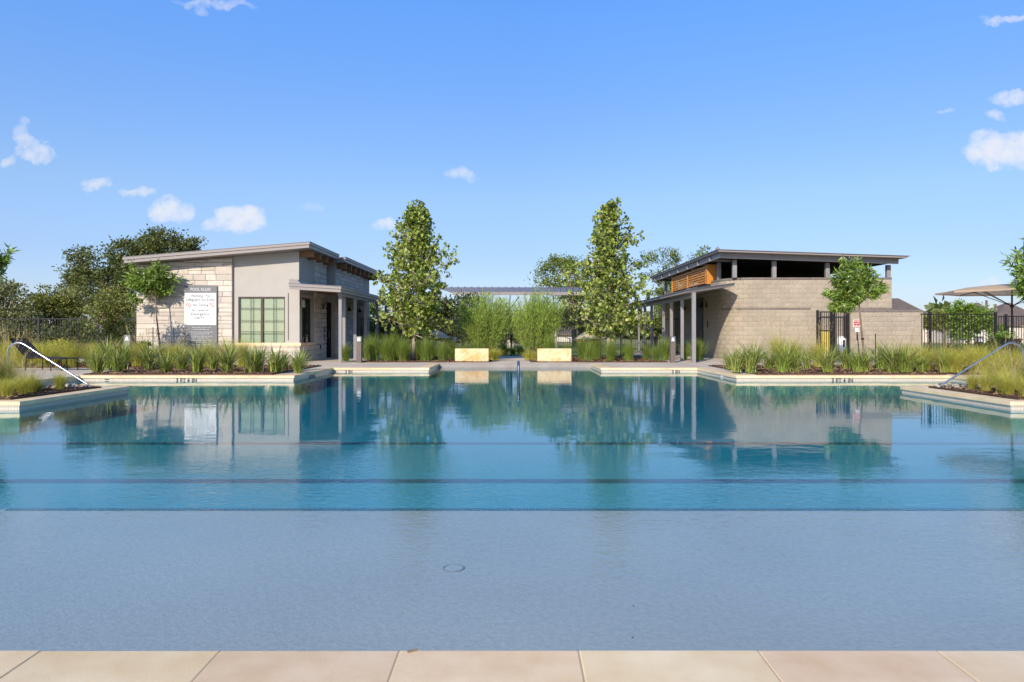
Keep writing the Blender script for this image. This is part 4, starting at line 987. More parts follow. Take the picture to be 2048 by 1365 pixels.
# ---------- distant houses ----------
def house(name, label, d, px0, px1, pyeave, pyridge, ridge0, ridge1, depth=9, wallm='housewall', chim=()):
    x0, x1 = X(px0, d), X(px1, d); ze_, zr = Z(pyeave, d), Z(pyridge, d); t = thing(name, label, 'house', (x0, d, 0)); L = x1 - x0
    MB().box(.4, L - .4, .4, depth - .4, -.1, ze_).build('wall', M[wallm], t)
    r0, r1 = X(ridge0, d + depth / 2) - x0, X(ridge1, d + depth / 2) - x0; m_ = depth / 2
    zr = Z(pyridge, d + m_)
    rf_ = MB(); rf_.v = [(0, 0, ze_), (L, 0, ze_), (L, depth, ze_), (0, depth, ze_), (r0, m_, zr), (r1, m_, zr), (0, 0, ze_ - .2), (L, 0, ze_ - .2), (L, depth, ze_ - .2), (0, depth, ze_ - .2)]
    rf_.f = [(0, 1, 5, 4), (1, 2, 5), (2, 3, 4, 5), (3, 0, 4), (6, 7, 1, 0), (7, 8, 2, 1), (8, 9, 3, 2), (9, 6, 0, 3), (9, 8, 7, 6)]
    ro = rf_.build('roof', M['shingle'], t)
    k = 0; x = 1.2
    while x < L - 2.4:
        w_ = MB().box(x, x + 1.1, .33, .41, .9, 2.1).build('window', M['white'], t); MB().box(x + .08, x + 1.02, .31, .33, .98, 2.02).build('pane', M['dglass'], w_); x += 2.9
    for (px, py) in chim: MB().tube([(X(px, d + m_) - x0, m_, zr - 2), (X(px, d + m_) - x0, m_, Z(py, d + m_))], .14, 6).build('vent_pipe', M['shingle'], ro)
    return t
house('house', 'brown hip-roofed house rising just behind the low block wall', 85, 1738, 1866, 632, 597, 1779, 1797)
house('house', 'brown-roofed pale house beyond the lawn behind the right fence', 78, 1925, 2008, 648, 606, 1951, 1958, chim=((1973, 601), (1991, 609)))
house('house', 'brown-roofed pale house partly under the umbrella at the right edge', 82, 1983, 2110, 649, 606, 2012, 2020)
house('house', 'small brown-roofed house seen through the fence right of the shrubs', 92, 1106, 1162, 668, 646, 1127, 1140)
# low brown screen wall beyond the left fence
t = thing('screen_wall', 'low brown metal screen wall beyond the left fence', 'wall', (-22.5, 36, 0))
MB().box(0, 5.4, 0, .08, .02, .62).build('panel', M['bronze'], t)
for k in range(4): MB().box(k * 1.75, k * 1.75 + .08, -.05, 0, 0, .66).build('post', M['bronze'], t)
# ================================================================== VEGETATION
def leaves_np(pos, dirs, L, Wd, rs, fold=.25):
    """rhombic leaves: base, left, tip, right; pos (N,3), dirs (N,3) unit-ish, L/W arrays"""
    n = len(pos); dirs = dirs / (np.linalg.norm(dirs, axis=1, keepdims=True) + 1e-9)
    r = rs.normal(size=(n, 3)); side = np.cross(dirs, r); side /= (np.linalg.norm(side, axis=1, keepdims=True) + 1e-9)
    nr = np.cross(dirs, side); L = np.broadcast_to(L, (n,))[:, None]; Wd = np.broadcast_to(Wd, (n,))[:, None]
    mid = pos + dirs * L * .45
    return np.stack([pos, mid + side * Wd / 2 + nr * Wd * fold, pos + dirs * L, mid - side * Wd / 2 + nr * Wd * fold], 1)
def unit(v): return v / (np.linalg.norm(v, axis=1, keepdims=True) + 1e-9)
def crown_tree(name, label, cat, d, lobes, trunk, m, nleaf=9000, lsize=.16, clump=.55, seed=1, group=None, bark='trunk', dep=.8, z0=-.05, ntr=1, dens=1.0, cat_='tree', limbs=26, tr=None):
    """crown of leaf clumps spread through pixel-measured lobes (px, py, rx, ry) set at distance d"""
    rs = np.random.RandomState(seed); r = random.Random(seed)
    bx = X(trunk, d); t = thing(name, label, cat_, (bx, d, 0), group)
    vols = np.array([l[2] * l[3] for l in lobes], float); vols /= vols.sum(); cl = []
    nc = max(26, int(nleaf * 1.25 / 62))
    for l, v_ in zip(lobes, vols):
        k = max(3, int(nc * v_)); q = unit(rs.normal(size=(k, 3))); rad = rs.uniform(.25, 1, (k, 1)) ** .45 * (1 + .10 * rs.normal(size=(k, 1)))
        q = q * rad; sc = d / F; c = np.array([X(l[0], d) - bx, 0, Z(l[1], d)]); e = np.array([l[2] * sc, max(l[2], l[3]) * sc * dep, l[3] * sc])
        cl.append(c + q * e)
    cl = np.concatenate(cl); cl[:, 2] = np.maximum(cl[:, 2], .25); w_ = 3.6 / max(.5, clump * 2.2)
    hole = np.sin(cl[:, 0] * w_ + seed) * np.sin(cl[:, 1] * w_ * .8 + 2 * seed) + .6 * np.sin(cl[:, 2] * w_ * 1.1 + seed * 3) + .4 * np.sin((cl[:, 0] + cl[:, 2]) * w_ * 1.9)
    cl = cl[hole > -.38]
    per = rs.poisson(62 * dens, len(cl)); idx = np.repeat(np.arange(len(cl)), per); n = len(idx)
    csz = rs.uniform(.55, 1.35, len(cl))[idx][:, None]
    g_ = rs.normal(size=(n, 3)) * np.array([1, 1, .6]) * clump * .40 * csz
    pos = cl[idx] + g_; cen = cl.mean(0)
    dirs = unit(g_) + unit(pos - cen) * .5 + rs.normal(size=(n, 3)) * .6 + np.array([0, 0, .1])
    v = leaves_np(pos, dirs, rs.uniform(.6, 1.15, n) * lsize, rs.uniform(.45, .8, n) * lsize, rs)
    link('crown', quads_mesh('crown', v, M[m]), t)
    tb = MB(); tr = tr or max(.07, (cl[:, 2].max()) * .028); zlow = max(.5, cl[:, 2].min() + .2 * (cl[:, 2].max() - cl[:, 2].min()))
    fork = Vector((0, 0, zlow)); tb.tube([(0, 0, z0), (rs.normal() * .08, 0, zlow * .5), fork], [tr * 1.2, tr, tr * .85], 8)
    for k in range(limbs):
        c = Vector(cl[rs.randint(len(cl))]); mid = fork.lerp(c, .5) + Vector((rs.normal() * .15, rs.normal() * .15, abs(c.z - fork.z) * .12 + rs.normal() * .1)); q = r.uniform(.18, .5)
        tb.tube([fork - Vector((0, 0, r.uniform(0, .4))), fork.lerp(mid, .5) + Vector((0, 0, -.05)), mid, c], [tr * q, tr * q * .75, tr * q * .5, tr * .08], 5, False)
    tb.build('trunk', M[bark], t, smooth=True)
    return t
# --- background trees, left
G1 = 'oaks beyond the left fence'
crown_tree('oak_tree', 'tallest dark oak whose ragged crown rises behind the clubhouse roof', 'tree', 52, [(330, 488, 48, 28), (375, 500, 22, 20), (300, 500, 30, 30), (250, 512, 45, 30), (190, 530, 55, 34), (155, 545, 30, 22), (235, 570, 80, 50), (300, 545, 45, 45), (150, 595, 38, 38)], 238, 'oak', 26000, .20, .75, 3, G1, dens=.95)
crown_tree('oak_tree', 'grey-green oak with bare limbs showing at the left edge', 'tree', 43, [(22, 605, 40, 38), (-25, 600, 50, 45), (45, 640, 28, 30), (0, 650, 60, 30)], 8, 'oakgrey', 12000, .17, .6, 5, G1, dens=.8, bark='palebark', limbs=44)
crown_tree('oak_tree', 'olive round-topped oak between the grey oak and the tall oak', 'tree', 47, [(105, 612, 38, 38), (90, 645, 45, 32), (128, 590, 28, 22), (70, 620, 26, 30), (140, 640, 36, 34)], 98, 'oak2', 14000, .17, .6, 6, G1)
crown_tree('oak_tree', 'yellow-green leafy young oak just left of the clubhouse corner', 'tree', 26.2, [(218, 610, 32, 32), (243, 634, 26, 32), (204, 645, 30, 28), (256, 600, 16, 26), (236, 665, 26, 14)], 218, 'oak2', 9000, .085, .32, 7, G1, bark='palebark', dens=.8, tr=.05)
crown_tree('oak_tree', 'dark undergrowth oak low behind the left fence, nearest the left edge', 'tree', 40, [(20, 672, 60, 22), (80, 676, 44, 18)], 40, 'oak', 6000, .16, .5, 8, G1)
crown_tree('oak_tree', 'dark undergrowth oak low behind the fence under the tall oak', 'tree', 41, [(150, 668, 40, 26), (190, 676, 36, 18), (250, 668, 40, 24)], 165, 'oak', 7000, .16, .5, 9, G1)
# --- centre
G2 = 'trees behind the centre garden'
crown_tree('oak_tree', 'dark oak behind the left sycamore and pavilion roof end', 'tree', 44, [(925, 602, 20, 20), (900, 630, 30, 36), (905, 668, 36, 26), (862, 640, 34, 44), (815, 650, 36, 36)], 900, 'oakdark', 12000, .17, .55, 10, G2)
crown_tree('elm_tree', 'rounded green elm above the pavilion roof left of the right sycamore', 'tree', 62, [(1118, 545, 38, 32), (1095, 560, 22, 26), (1150, 565, 44, 50), (1175, 610, 50, 44)], 1150, 'oak3', 15000, .20, .7, 11, G2, dens=.8)
crown_tree('elm_tree', 'airy light green elm rising behind the pool house roof slope', 'tree', 58, [(1330, 520, 36, 26), (1315, 545, 30, 30), (1352, 560, 46, 34), (1390, 520, 22, 22), (1414, 505, 15, 20), (1340, 600, 40, 40), (1440, 550, 50, 40)], 1350, 'oak3', 11000, .19, .6, 12, G2, dens=.62)
crown_tree('oak_tree', 'dark bush-like oak under the pavilion roof right of the pier', 'tree', 48, [(1150, 640, 40, 26), (1180, 655, 34, 20), (1220, 645, 40, 30)], 1165, 'oakdark', 7000, .17, .55, 13, G2)
crown_tree('oak_tree', 'dark low oak behind the centre fence between the two feathery shrubs', 'tree', 46, [(1000, 668, 40, 16), (1045, 672, 40, 14), (960, 664, 30, 20)], 1010, 'oakdark', 5000, .15, .5, 23, G2)
crown_tree('elm_tree', 'green elm seen between the clubhouse porch columns', 'tree', 46, [(752, 640, 26, 42), (775, 660, 30, 30), (735, 665, 20, 24)], 755, 'oak3', 7000, .16, .5, 14, G2)
crown_tree('elm_tree', 'green elm seen between the pool house porch columns', 'tree', 50, [(1315, 640, 24, 30), (1290, 655, 26, 28), (1330, 600, 16, 30)], 1312, 'oak3', 6000, .16, .5, 15, G2)
# --- right
G3 = 'small trees on the lawn behind the right fence'
crown_tree('small_tree', 'bright green young tree on the lawn behind the right fence', 'tree', 33, [(1940, 615, 22, 22), (1935, 640, 34, 30), (1960, 640, 28, 28), (1925, 660, 28, 20)], 1938, 'ylong', 6500, .12, .35, 16, G3)
crown_tree('small_tree', 'low olive tree behind the first panel of the right fence', 'tree', 55, [(1880, 640, 26, 18), (1905, 650, 26, 20), (1860, 650, 18, 16)], 1888, 'oak2', 5000, .16, .5, 17, G3)
crown_tree('small_tree', 'far green tree low between the two brown roofs at right', 'tree', 66, [(1908, 640, 28, 16), (1985, 660, 20, 10)], 1905, 'oak3', 3000, .2, .6, 18, G3)
crown_tree('shrub', 'dark green rounded shrub beside the right lounger back', 'shrub', 24.5, [(2000, 685, 20, 20), (1985, 695, 14, 12)], 2000, 'ylong', 3000, .07, .22, 19, None, cat_='shrub', limbs=10, tr=.03)
crown_tree('shrub', 'golden-leaved shrub behind the left lounger', 'shrub', 27, [(122, 698, 16, 20), (112, 712, 18, 12)], 120, 'feather', 2500, .07, .22, 20, None, cat_='shrub', limbs=10, tr=.03)
crown_tree('shrub', 'small leafy green shrub at the foot of the stone wall corner', 'shrub', 27.6, [(288, 693, 10, 12), (285, 706, 9, 10)], 287, 'oak2', 1100, .07, .16, 22, None, cat_='shrub', limbs=8, tr=.02)
# far wooded horizon: one mass
def far_woods():
    rs = np.random.RandomState(5); n = 30000; a = rs.uniform(R(20), R(160), n); d = rs.uniform(118, 160, n)
    x, y = d * np.cos(a), d * np.sin(a)
    top = 3.0 + 1.3 * np.sin(a * 31) + .9 * np.sin(a * 73 + 1) + .7 * np.sin(a * 151 + 2); z = rs.uniform(0, 1, n) ** .8 * top
    pos = np.stack([x, y, z], 1); v = leaves_np(pos, rs.normal(size=(n, 3)), rs.uniform(.8, 1.8, n), rs.uniform(.7, 1.3, n), rs)
    o = link('far_woods', quads_mesh('far_woods', v, M['oak'])); tag(o, 'distant low belt of dark trees along the horizon', 'woodland', kind='stuff')
far_woods()

# --- sycamores
def sycamore(px, d, prof, top, label, seed, lean=0.0):
    """prof: (py, half width px) outline of the pyramidal crown"""
    rs = np.random.RandomState(seed); r = random.Random(seed); bx = X(px, d); t = thing('sycamore_tree', label, 'tree', (bx, d, 0), 'sycamores flanking the centre path')
    zt_ = Z(top, d); sc = d / F
    zs = np.array([Z(p, d) for p, _, _ in prof])[::-1]; wl_ = np.array([l * sc for _, l, _ in prof])[::-1]; wr_ = np.array([w * sc for _, _, w in prof])[::-1]
    tb = MB(); tp = [(0, 0, -.05)] + [(.05 * math.sin(k * 1.3 + seed) + lean * k / 8, .04 * math.cos(k * 1.7), zt_ * .97 * k / 8) for k in range(1, 9)]
    tb.tube(tp, [.10, .085, .075, .062, .052, .042, .032, .02, .008], 8); 
    br = MB(); P = []; D = []
    nb = 82
    for k in range(nb):
        f = (k + .5) / nb; zlo = Z(672, d); zb = zlo + (zt_ * .965 - zlo) * f ** .9; az = k * 2.39996 + rs.normal() * .25
        rise = .30 + .5 * f
        # reach so that the tip lies on the outline at its own height
        R0 = .6
        for _ in range(6): R0 = .5 * R0 + .5 * float(np.interp(zb + R0 * rise, zs, wl_ if math.cos(az) < 0 else wr_))
        R0 *= rs.uniform(.5, 1.12)
        if rs.rand() < .15: R0 *= 1.18
        L = max(.22, R0); tip = np.array([math.cos(az) * L, math.sin(az) * L * .95, zb + L * rise])
        b0 = np.array([lean * zb / zt_, 0, zb]); mid = (b0 + tip) / 2 + np.array([0, 0, -.06 * L])
        br.tube([tuple(b0), tuple(mid), tuple(tip)], [.012 + .012 * L, .008 + .006 * L, .004], 4, False)
        ns = int(4 + 8.5 * L)
        for q in range(ns):
            w_ = (q + .6) / ns; w_ = .22 + .80 * w_
            c = b0 * (1 - w_) ** 2 + 2 * w_ * (1 - w_) * mid + w_ * w_ * tip
            st = rs.normal(size=3) * (.13 + .05 * L); e = c + st
            br.tube([tuple(c), tuple(e)], [.006, .003], 3, False)
            m_ = rs.randint(7, 15)
            pp = e + rs.normal(size=(m_, 3)) * .065; P.append(pp); D.append(rs.normal(size=(m_, 3)) * .8 + np.array([math.cos(az) * .5, math.sin(az) * .5 - .25, .0]))
    P = np.concatenate(P); D = np.concatenate(D); n = len(P); L = rs.uniform(.08, .17, n)
    new = rs.rand(n) < np.where(P[:, 0] < 0, .17, .08)  # painted highlight leaves, set thicker on the sunward side
    v = leaves_np(P, D, L, L * rs.uniform(.8, 1.1, n), rs, .3)
    tb.build('trunk', M['palebark'], t, smooth=True); br.build('branches', M['palebark'], t)
    link('crown', quads_mesh('crown', v[~new], M['syc']), t); link('highlight_leaves', quads_mesh('highlight_leaves', v[new], M['syclight']), t)
sycamore(827, 29.8, [(410, 3, 4), (430, 18, 28), (460, 32, 42), (490, 48, 50), (510, 54, 56), (530, 62, 64), (545, 62, 80), (575, 84, 94), (600, 86, 96), (625, 84, 88), (645, 76, 76), (665, 60, 60), (690, 50, 50)], 408, 'tall pyramidal sycamore left of the centre path', 21, .28)
sycamore(1221, 29.8, [(406, 3, 4), (430, 20, 24), (460, 42, 46), (490, 50, 56), (515, 66, 56), (540, 82, 66), (570, 96, 72), (600, 98, 92), (625, 94, 90), (645, 84, 80), (665, 66, 64), (690, 50, 50)], 404, 'tall pyramidal sycamore right of the centre path', 22, -.22)

# --- young long-leaved trees
def young(px0, px1, pyf, d, lobes, label, seed, nl=2600, flow=40, L=.15, name='young_tree', bark='trunk', tr=.035, droop=.8):
    rs = np.random.RandomState(seed); bx = X(px0, d); t = thing(name, label, 'tree', (bx, d, 0), 'young long-leaved trees'); sc = d / F
    fx = X(px1, d) - bx; fz = Z(pyf, d); tb = MB()
    tb.tube([(0, 0, -.05), (fx * .35, .02, fz * .35), (fx * .75, -.02, fz * .7), (fx, 0, fz)], [tr * 1.2, tr, tr * .85, tr * .7], 8)
    MB().lathe([(tr * 1.15, -.03), (tr * 1.4, -.03), (tr * 1.4, .03), (tr * 1.15, .03)], (fx * .45, .0, fz * .45), 10).build('tie', M['black'], t)
    P = []; D = []; FP = []
    tot = sum(l[2] * l[3] for l in lobes)
    for l in lobes:
        c = np.array([X(l[0], d) - bx, 0, Z(l[1], d)]); e = np.array([l[2] * sc, (l[2] + l[3]) / 2 * sc * .9, l[3] * sc]); k = max(4, int(64 * l[2] * l[3] / tot))
        for _ in range(k):
            q = rs.normal(size=3); q /= np.linalg.norm(q); tip = c + q * e * rs.uniform(.4, 1.0); b0 = np.array([fx, 0, fz])
            mid = b0 * .45 + tip * .55 + np.array([0, 0, .12 if tip[2] > fz else .02])
            tb.tube([tuple(b0), tuple(mid), tuple(tip)], [tr * .35, tr * .2, .003], 4, False)
            m_ = int(nl / 64); w_ = rs.uniform(.45, 1.0, m_)[:, None] ** .8
            cc = b0 * (1 - w_) ** 2 + 2 * w_ * (1 - w_) * mid + w_ * w_ * tip
            P.append(cc + rs.normal(size=(m_, 3)) * .035); dd = rs.normal(size=(m_, 3)) * .65 + (tip - b0) / (np.linalg.norm(tip - b0) + 1e-6) * .9 + np.array([0, -.1, -droop]); D.append(dd)
            if rs.rand() < flow / 64: FP.append(tip)
    P = np.concatenate(P); D = np.concatenate(D); n = len(P)
    v = leaves_np(P, D, rs.uniform(.6, 1.2, n) * L, rs.uniform(.17, .27, n) * L, rs, .3)
    tb.build('trunk', M[bark], t, smooth=True); link('crown', quads_mesh('crown', v, M['ylong']), t)
    if FP:
        FP = np.repeat(np.array(FP), 7, 0); FP = FP + rs.normal(size=FP.shape) * .035; n = len(FP)
        link('blossoms', quads_mesh('blossoms', leaves_np(FP, rs.normal(size=(n, 3)), rs.uniform(.04, .07, n), rs.uniform(.03, .06, n), rs), M['flower']), t)
young(322, 311, 598, 28.25, [(318, 545, 34, 24), (342, 556, 18, 18), (285, 560, 32, 26), (262, 560, 20, 26), (300, 580, 34, 22), (262, 600, 12, 18), (275, 535, 20, 18), (330, 575, 20, 16)], 'young leaning tree with drooping leaves before the stone wall', 31, 2600, 14, L=.24)
young(1731, 1718, 610, 25, [(1708, 530, 42, 22), (1705, 555, 46, 28), (1745, 560, 22, 30), (1700, 590, 40, 24), (1672, 595, 20, 14), (1655, 585, 10, 8), (1690, 615, 24, 14), (1712, 580, 34, 30), (1766, 572, 8, 12), (1664, 612, 14, 6)], 'young green tree with white blossoms before the tan block wall', 32, 4300, 60, L=.24)
young(-60, -45, 600, 21.5, [(-10, 505, 28, 36), (-60, 500, 50, 50), (-30, 545, 36, 20), (-5, 530, 22, 26), (-90, 540, 50, 30)], 'tree with long leaves reaching in at the left edge of the view', 33, 3600, 8, .26, tr=.05)
young(2095, 2090, 640, 19, [(2058, 480, 34, 34), (2040, 520, 30, 26), (2070, 545, 40, 26), (2100, 500, 50, 50), (2045, 555, 26, 18), (2052, 575, 26, 10)], 'tree with long pale leaves reaching in at the right edge above the umbrella', 34, 3600, 10, .22, tr=.05)

# --- feathery shrubs
def feathery(px, d, hpx, wpx, label, seed):
    rs = np.random.RandomState(seed); t = thing('feathery_shrub', label, 'shrub', (X(px, d), d, 0), 'tall feathery shrubs by the centre path'); sc = d / F
    st = MB(); P = []; D = []
    for k in range(360):
        a = rs.uniform(0, 6.28); w_ = (rs.uniform(0, 1) ** .6) * wpx * sc; h = hpx * sc * rs.uniform(.55, 1.0) * (1 - .22 * (w_ / (wpx * sc)) ** 2)
        b0 = np.array([rs.normal() * .12, rs.normal() * .12, 0]); tip = np.array([math.cos(a) * w_, math.sin(a) * w_ * .7, h]); mid = b0 * .4 + tip * .6 + np.array([-math.cos(a) * w_ * .15, 0, -.05 * h])
        mid[0] = b0[0] * .5 + tip[0] * .6
        st.tube([tuple(b0), tuple(mid), tuple(tip)], [.010, .006, .002], 3, False)
        m_ = 90; q = rs.uniform(.22, 1.0, m_)[:, None]; c = b0 * (1 - q) ** 2 + 2 * q * (1 - q) * mid + q * q * tip
        P.append(c + rs.normal(size=(m_, 3)) * .04); ax = (tip - mid) / np.linalg.norm(tip - mid); D.append(ax * 1.3 + rs.normal(size=(m_, 3)) * .55)
    P = np.concatenate(P); D = np.concatenate(D); n = len(P)
    v = leaves_np(P, D, rs.uniform(.10, .24, n), rs.uniform(.010, .022, n), rs, .1)
    st.build('stems', M['trunk'], t); link('foliage', quads_mesh('foliage', v, M['willow']), t)
feathery(972, 31.8, 140, 60, 'tall feathery bright green shrub left of the path axis', 41)
feathery(1074, 31.8, 142, 60, 'tall feathery bright green shrub right of the path axis', 42)

# --- grasses: blade clumps, a few meshes of each kind shared between single clumps
def clump_mesh(kind, seed):
    rs = np.random.RandomState(seed)
    if kind == 'spiky': n, h, sp, w_, cur, m_ = 150, .92, .78, .024, .75, 'spiky'
    elif kind == 'fine': n, h, sp, w_, cur, m_ = 760, 1.0, .62, .007, .30, 'fine'
    elif kind == 'low': n, h, sp, w_, cur, m_ = 620, .52, .55, .006, .65, 'feather'
    else: n, h, sp, w_, cur, m_ = 720, .85, .75, .006, .60, 'feather'
    K = 4; a = rs.uniform(0, 2 * math.pi, n); out = rs.uniform(.08, 1, n) ** .8 * sp; hh = h * rs.uniform(.55, 1.05, n) * (1 - .35 * (out / sp) ** 2)
    b = np.stack([rs.normal(size=n) * .06, rs.normal(size=n) * .06, np.zeros(n)], 1); dr = np.stack([np.cos(a), np.sin(a)], 1)
    side = np.stack([-np.sin(a + rs.normal(size=n) * .7), np.cos(a + rs.normal(size=n) * .7), np.zeros(n)], 1)
    drp = rs.uniform(.2, 1.0, n) * cur
    def pt(s):
        xy = b[:, :2] + dr * (out * (s ** 1.7))[:, None]; z = hh * (s - drp * s ** 3 * .55) * 1.15
        return np.concatenate([xy, z[:, None]], 1)
    Q = []
    for k in range(K):
        s0, s1 = k / K, (k + 1) / K; w0, w1 = w_ * (1 - s0 ** 2 * .9), w_ * (1 - s1 ** 2 * .95)
        p0, p1 = pt(s0), pt(s1); Q.append(np.stack([p0 - side * w0 / 2, p0 + side * w0 / 2, p1 + side * w1 / 2, p1 - side * w1 / 2], 1))
    # weld a blade's quads so it keeps one colour
    V = np.zeros((n, K + 1, 2, 3), np.float32)
    for k in range(K + 1):
        s = k / K; wv = w_ * (1 - s ** 2 * .93); p = pt(s); V[:, k, 0] = p - side * wv / 2; V[:, k, 1] = p + side * wv / 2
    verts = V.reshape(-1, 3); faces = []
    base = (np.arange(n) * (K + 1) * 2)[:, None]; fk = np.concatenate([[[2 * k, 2 * k + 1, 2 * k + 3, 2 * k + 2]] for k in range(K)])
    F_ = (base[:, :, None] + fk[None]).reshape(-1, 4).astype(np.int32)
    me = bpy.data.meshes.new(kind + '_blades'); me.vertices.add(len(verts)); me.vertices.foreach_set('co', verts.reshape(-1))
    me.loops.add(F_.size); me.loops.foreach_set('vertex_index', F_.reshape(-1)); me.polygons.add(len(F_)); me.polygons.foreach_set('loop_start', np.arange(0, F_.size, 4, dtype=np.int32)); me.polygons.foreach_set('loop_total', np.full(len(F_), 4, np.int32))
    me.update(calc_edges=True); me.materials.append(M[m_]); return me
CM = {k: [clump_mesh(k, 100 + i) for i in range(5)] for k in ('spiky', 'fine', 'feather', 'low')}
seedm = []
for i in range(3):
    rs = np.random.RandomState(300 + i); n = 26; st = []
    a = rs.uniform(0, 6.28, n); P0 = np.stack([np.cos(a) * .05, np.sin(a) * .05, np.full(n, .2)], 1); T = np.stack([np.cos(a) * rs.uniform(.2, .7, n), np.sin(a) * rs.uniform(.2, .7, n), rs.uniform(.7, 1.15, n)], 1)
    v = []
    for q in range(n):
        sd_ = np.array([-math.sin(a[q]), math.cos(a[q]), 0]) * .0022; v.append([P0[q] - sd_, P0[q] + sd_, T[q] + sd_, T[q] - sd_])
    v = np.array(v); pp = np.concatenate([T - (T - P0) * rs.uniform(0, .22, (n, 1)) + rs.normal(size=(n, 3)) * .012 for _ in range(9)])
    v = np.concatenate([v, leaves_np(pp, rs.normal(size=(len(pp), 3)) + np.array([0, 0, 1]), .035, .008, rs)])
    seedm.append(quads_mesh('seed_stalks', v.astype(np.float32), M['seed']))
def grass(kind, x, y, s, label, group, z=.03, seeds=False, hs=1.0):
    k = rnd.randrange(5)
    o = bpy.data.objects.new({'spiky': 'spiky_grass', 'fine': 'fine_grass', 'feather': 'feather_grass', 'low': 'low_grass'}[kind], CM[kind][k]); COL.objects.link(o)
    o.location = (x, y, z); o.rotation_euler = (rnd.uniform(-.12, .12), rnd.uniform(-.12, .12), rnd.uniform(0, 6.28)); o.scale = (s * rnd.uniform(.9, 1.1), s * rnd.uniform(.9, 1.1), s * hs * rnd.uniform(.9, 1.12)); tag(o, label, 'grass clump', group)
    if seeds: link('seed_stalks', seedm[rnd.randrange(3)], o)
# left front bed (spiky, by pixel position along the coping, nearer row then back row)
def row(kind, pxs, y, s, label, group, jit=.12, **k):
    for px in pxs: grass(kind, X(px, y) + rnd.uniform(-jit, jit), y + rnd.uniform(-jit, jit), s * rnd.uniform(.68, 1.2), label, group, **k)
row('spiky', (190, 232, 330, 396, 462, 512, 552, 592), 20.85, .95, 'spiky green grass clump in the front row of the bed below the clubhouse', 'spiky clumps in the clubhouse bed, front row')
row('spiky', (208, 250, 300, 430, 520, 602, 570, 240, 180, 372), 22.4, 1.05, 'spiky green grass clump in the back row of the bed below the clubhouse', 'spiky clumps in the clubhouse bed, back row')
row('feather', (425, 450, 480, 415), 24.0, 1.35, 'tall loose feathery grass in front of the pool rules sign', 'feathery grasses before the rules sign', seeds=False, hs=1.15)
row('spiky', (1475, 1510, 1562, 1600, 1652, 1712, 1735, 1778, 1806, 1850, 1882), 20.85, .98, 'spiky green grass clump in the front row of the bed below the tan block wall', 'spiky clumps in the pool house bed, front row')
row('spiky', (1465, 1500, 1540, 1585, 1620, 1690, 1760, 1800, 1835), 22.6, 1.02, 'spiky green grass clump in the back row of the bed below the tan block wall', 'spiky clumps in the pool house bed, back row')
row('feather', (1580, 1640, 1555), 24.0, 1.2, 'loose feathery grass in front of the double gate', 'feathery grasses before the double gate', seeds=True, hs=1.2)
# centre beds (fine, upright)
row('fine', (690, 745, 775, 805, 850, 888), 29.0, 1.0, 'fine upright green grass in the front row left of the centre blocks', 'fine grasses left of centre, front row', jit=.08)
row('fine', (735, 762, 792, 815, 866, 902, 930, 960, 835), 30.6, 1.05, 'fine upright green grass in the back row left of the centre blocks', 'fine grasses left of centre, back row')
row('fine', (1175, 1225, 1262, 1308, 1388), 29.0, 1.0, 'fine upright green grass in the front row right of the centre blocks', 'fine grasses right of centre, front row', jit=.08)
row('fine', (1100, 1130, 1160, 1195, 1245, 1290, 1325, 1372, 1398), 30.6, 1.05, 'fine upright green grass in the back row right of the centre blocks', 'fine grasses right of centre, back row')
row('low', (984, 992), 30.2, 1.1, 'low arching grass spilling at the left side of the centre path', 'low grasses left of the path'); row('low', (1062, 1052), 30.2, 1.1, 'low arching grass spilling at the right side of the centre path', 'low grasses right of the path')
row('fine', (985, 1005, 1024, 1040, 1058, 1078, 1095, 960, 940), 36.4, .85, 'dark grass clump at the foot of the centre fence', 'grasses along the centre fence', hs=.8)
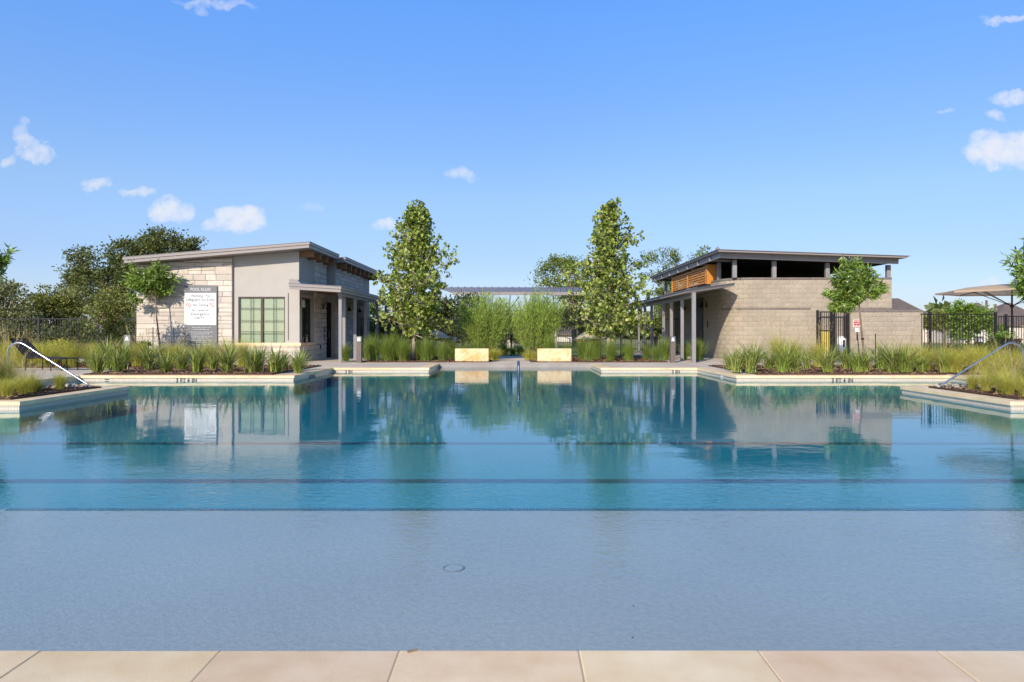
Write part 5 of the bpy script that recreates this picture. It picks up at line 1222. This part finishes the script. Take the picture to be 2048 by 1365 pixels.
# peninsulas (golden, feathery)
for s, nm in ((-1, 'left'), (1, 'right')):
    lab = 'golden feathery grass on the %s point of land in the pool' % nm; gr = 'golden grasses on the %s point' % nm
    for (dx, dy, sc_) in ((9.2, 13.1, .5), (9.25, 13.5, .55), (9.3, 13.9, .6), (9.3, 14.3, .55), (9.3, 14.8, .5), (9.6, 13.4, .7), (9.7, 14.2, .7), (10.5, 13.7, .9), (10.6, 14.3, .95), (11.4, 13.8, 1.0), (9.8, 13.1, .6), (9.9, 13.7, .7), (10.1, 14.5, .75), (10.4, 13.2, .7), (10.0, 15.1, .7), (10.8, 13.9, .85), (10.9, 14.7, .85), (11.2, 13.2, .75), (11.6, 13.2, .8), (11.7, 14.3, .95), (11.9, 15.2, .9), (12.6, 13.6, .95), (11.3, 14.9, .95), (10.5, 14.9, .9), (12.3, 14.6, 1.0), (12.9, 15.0, 1.0), (10.2, 13.5, .75)):
        if s < 0 and dx > 9.6 and dx < 10.3 and dy > 14.5: continue
        if dx > 10.2: sc_ *= 1.28
        grass('feather' if rnd.random() < .7 else 'low', s * dx + rnd.uniform(-.1, .1), dy + rnd.uniform(-.1, .1), sc_, lab, gr, seeds=rnd.random() < .7)
    if s > 0:
        for (gx, gy) in ((10.3, 15.3), (10.9, 15.2), (11.5, 15.1), (12.1, 15.3), (11.2, 14.4), (12.0, 14.2)): grass('feather', gx, gy, 1.15, lab, gr)
    lab = 'yellow-green feathery grass in the strip before the %s fence' % nm; gr = 'feathery grasses before the %s fence' % nm
    for k in range(27):
        if s < 0: x, y = -12.5 - (k % 9) * .78, (24.4, 25.8, 27.2)[k // 9]
        else: x, y = 12.5 + (k % 9) * .66, (20.6, 22.1, 23.6)[k // 9]
        if s > 0 and k // 9 and x > 14: x -= .3
        grass('feather', x + rnd.uniform(-.2, .2), y + rnd.uniform(-.3, .3), 1.15, lab, gr, seeds=rnd.random() < .15)
# pale gravel at the peninsula tip
for s in (-1, 1):
    rs = np.random.RandomState(60 + s); n = 260; p = np.stack([s * rs.uniform(8.95, 10.6, n), rs.uniform(14.9, 15.55, n), np.full(n, .045)], 1)
    o = link('gravel', quads_mesh('gravel', leaves_np(p, rs.normal(size=(n, 3)) * np.array([1, 1, .3]), rs.uniform(.05, .11, n), rs.uniform(.04, .09, n), rs, .5), M['rock'])); tag(o, 'pale broken stones on the %s point of land' % ('left' if s < 0 else 'right'), 'gravel', kind='stuff')
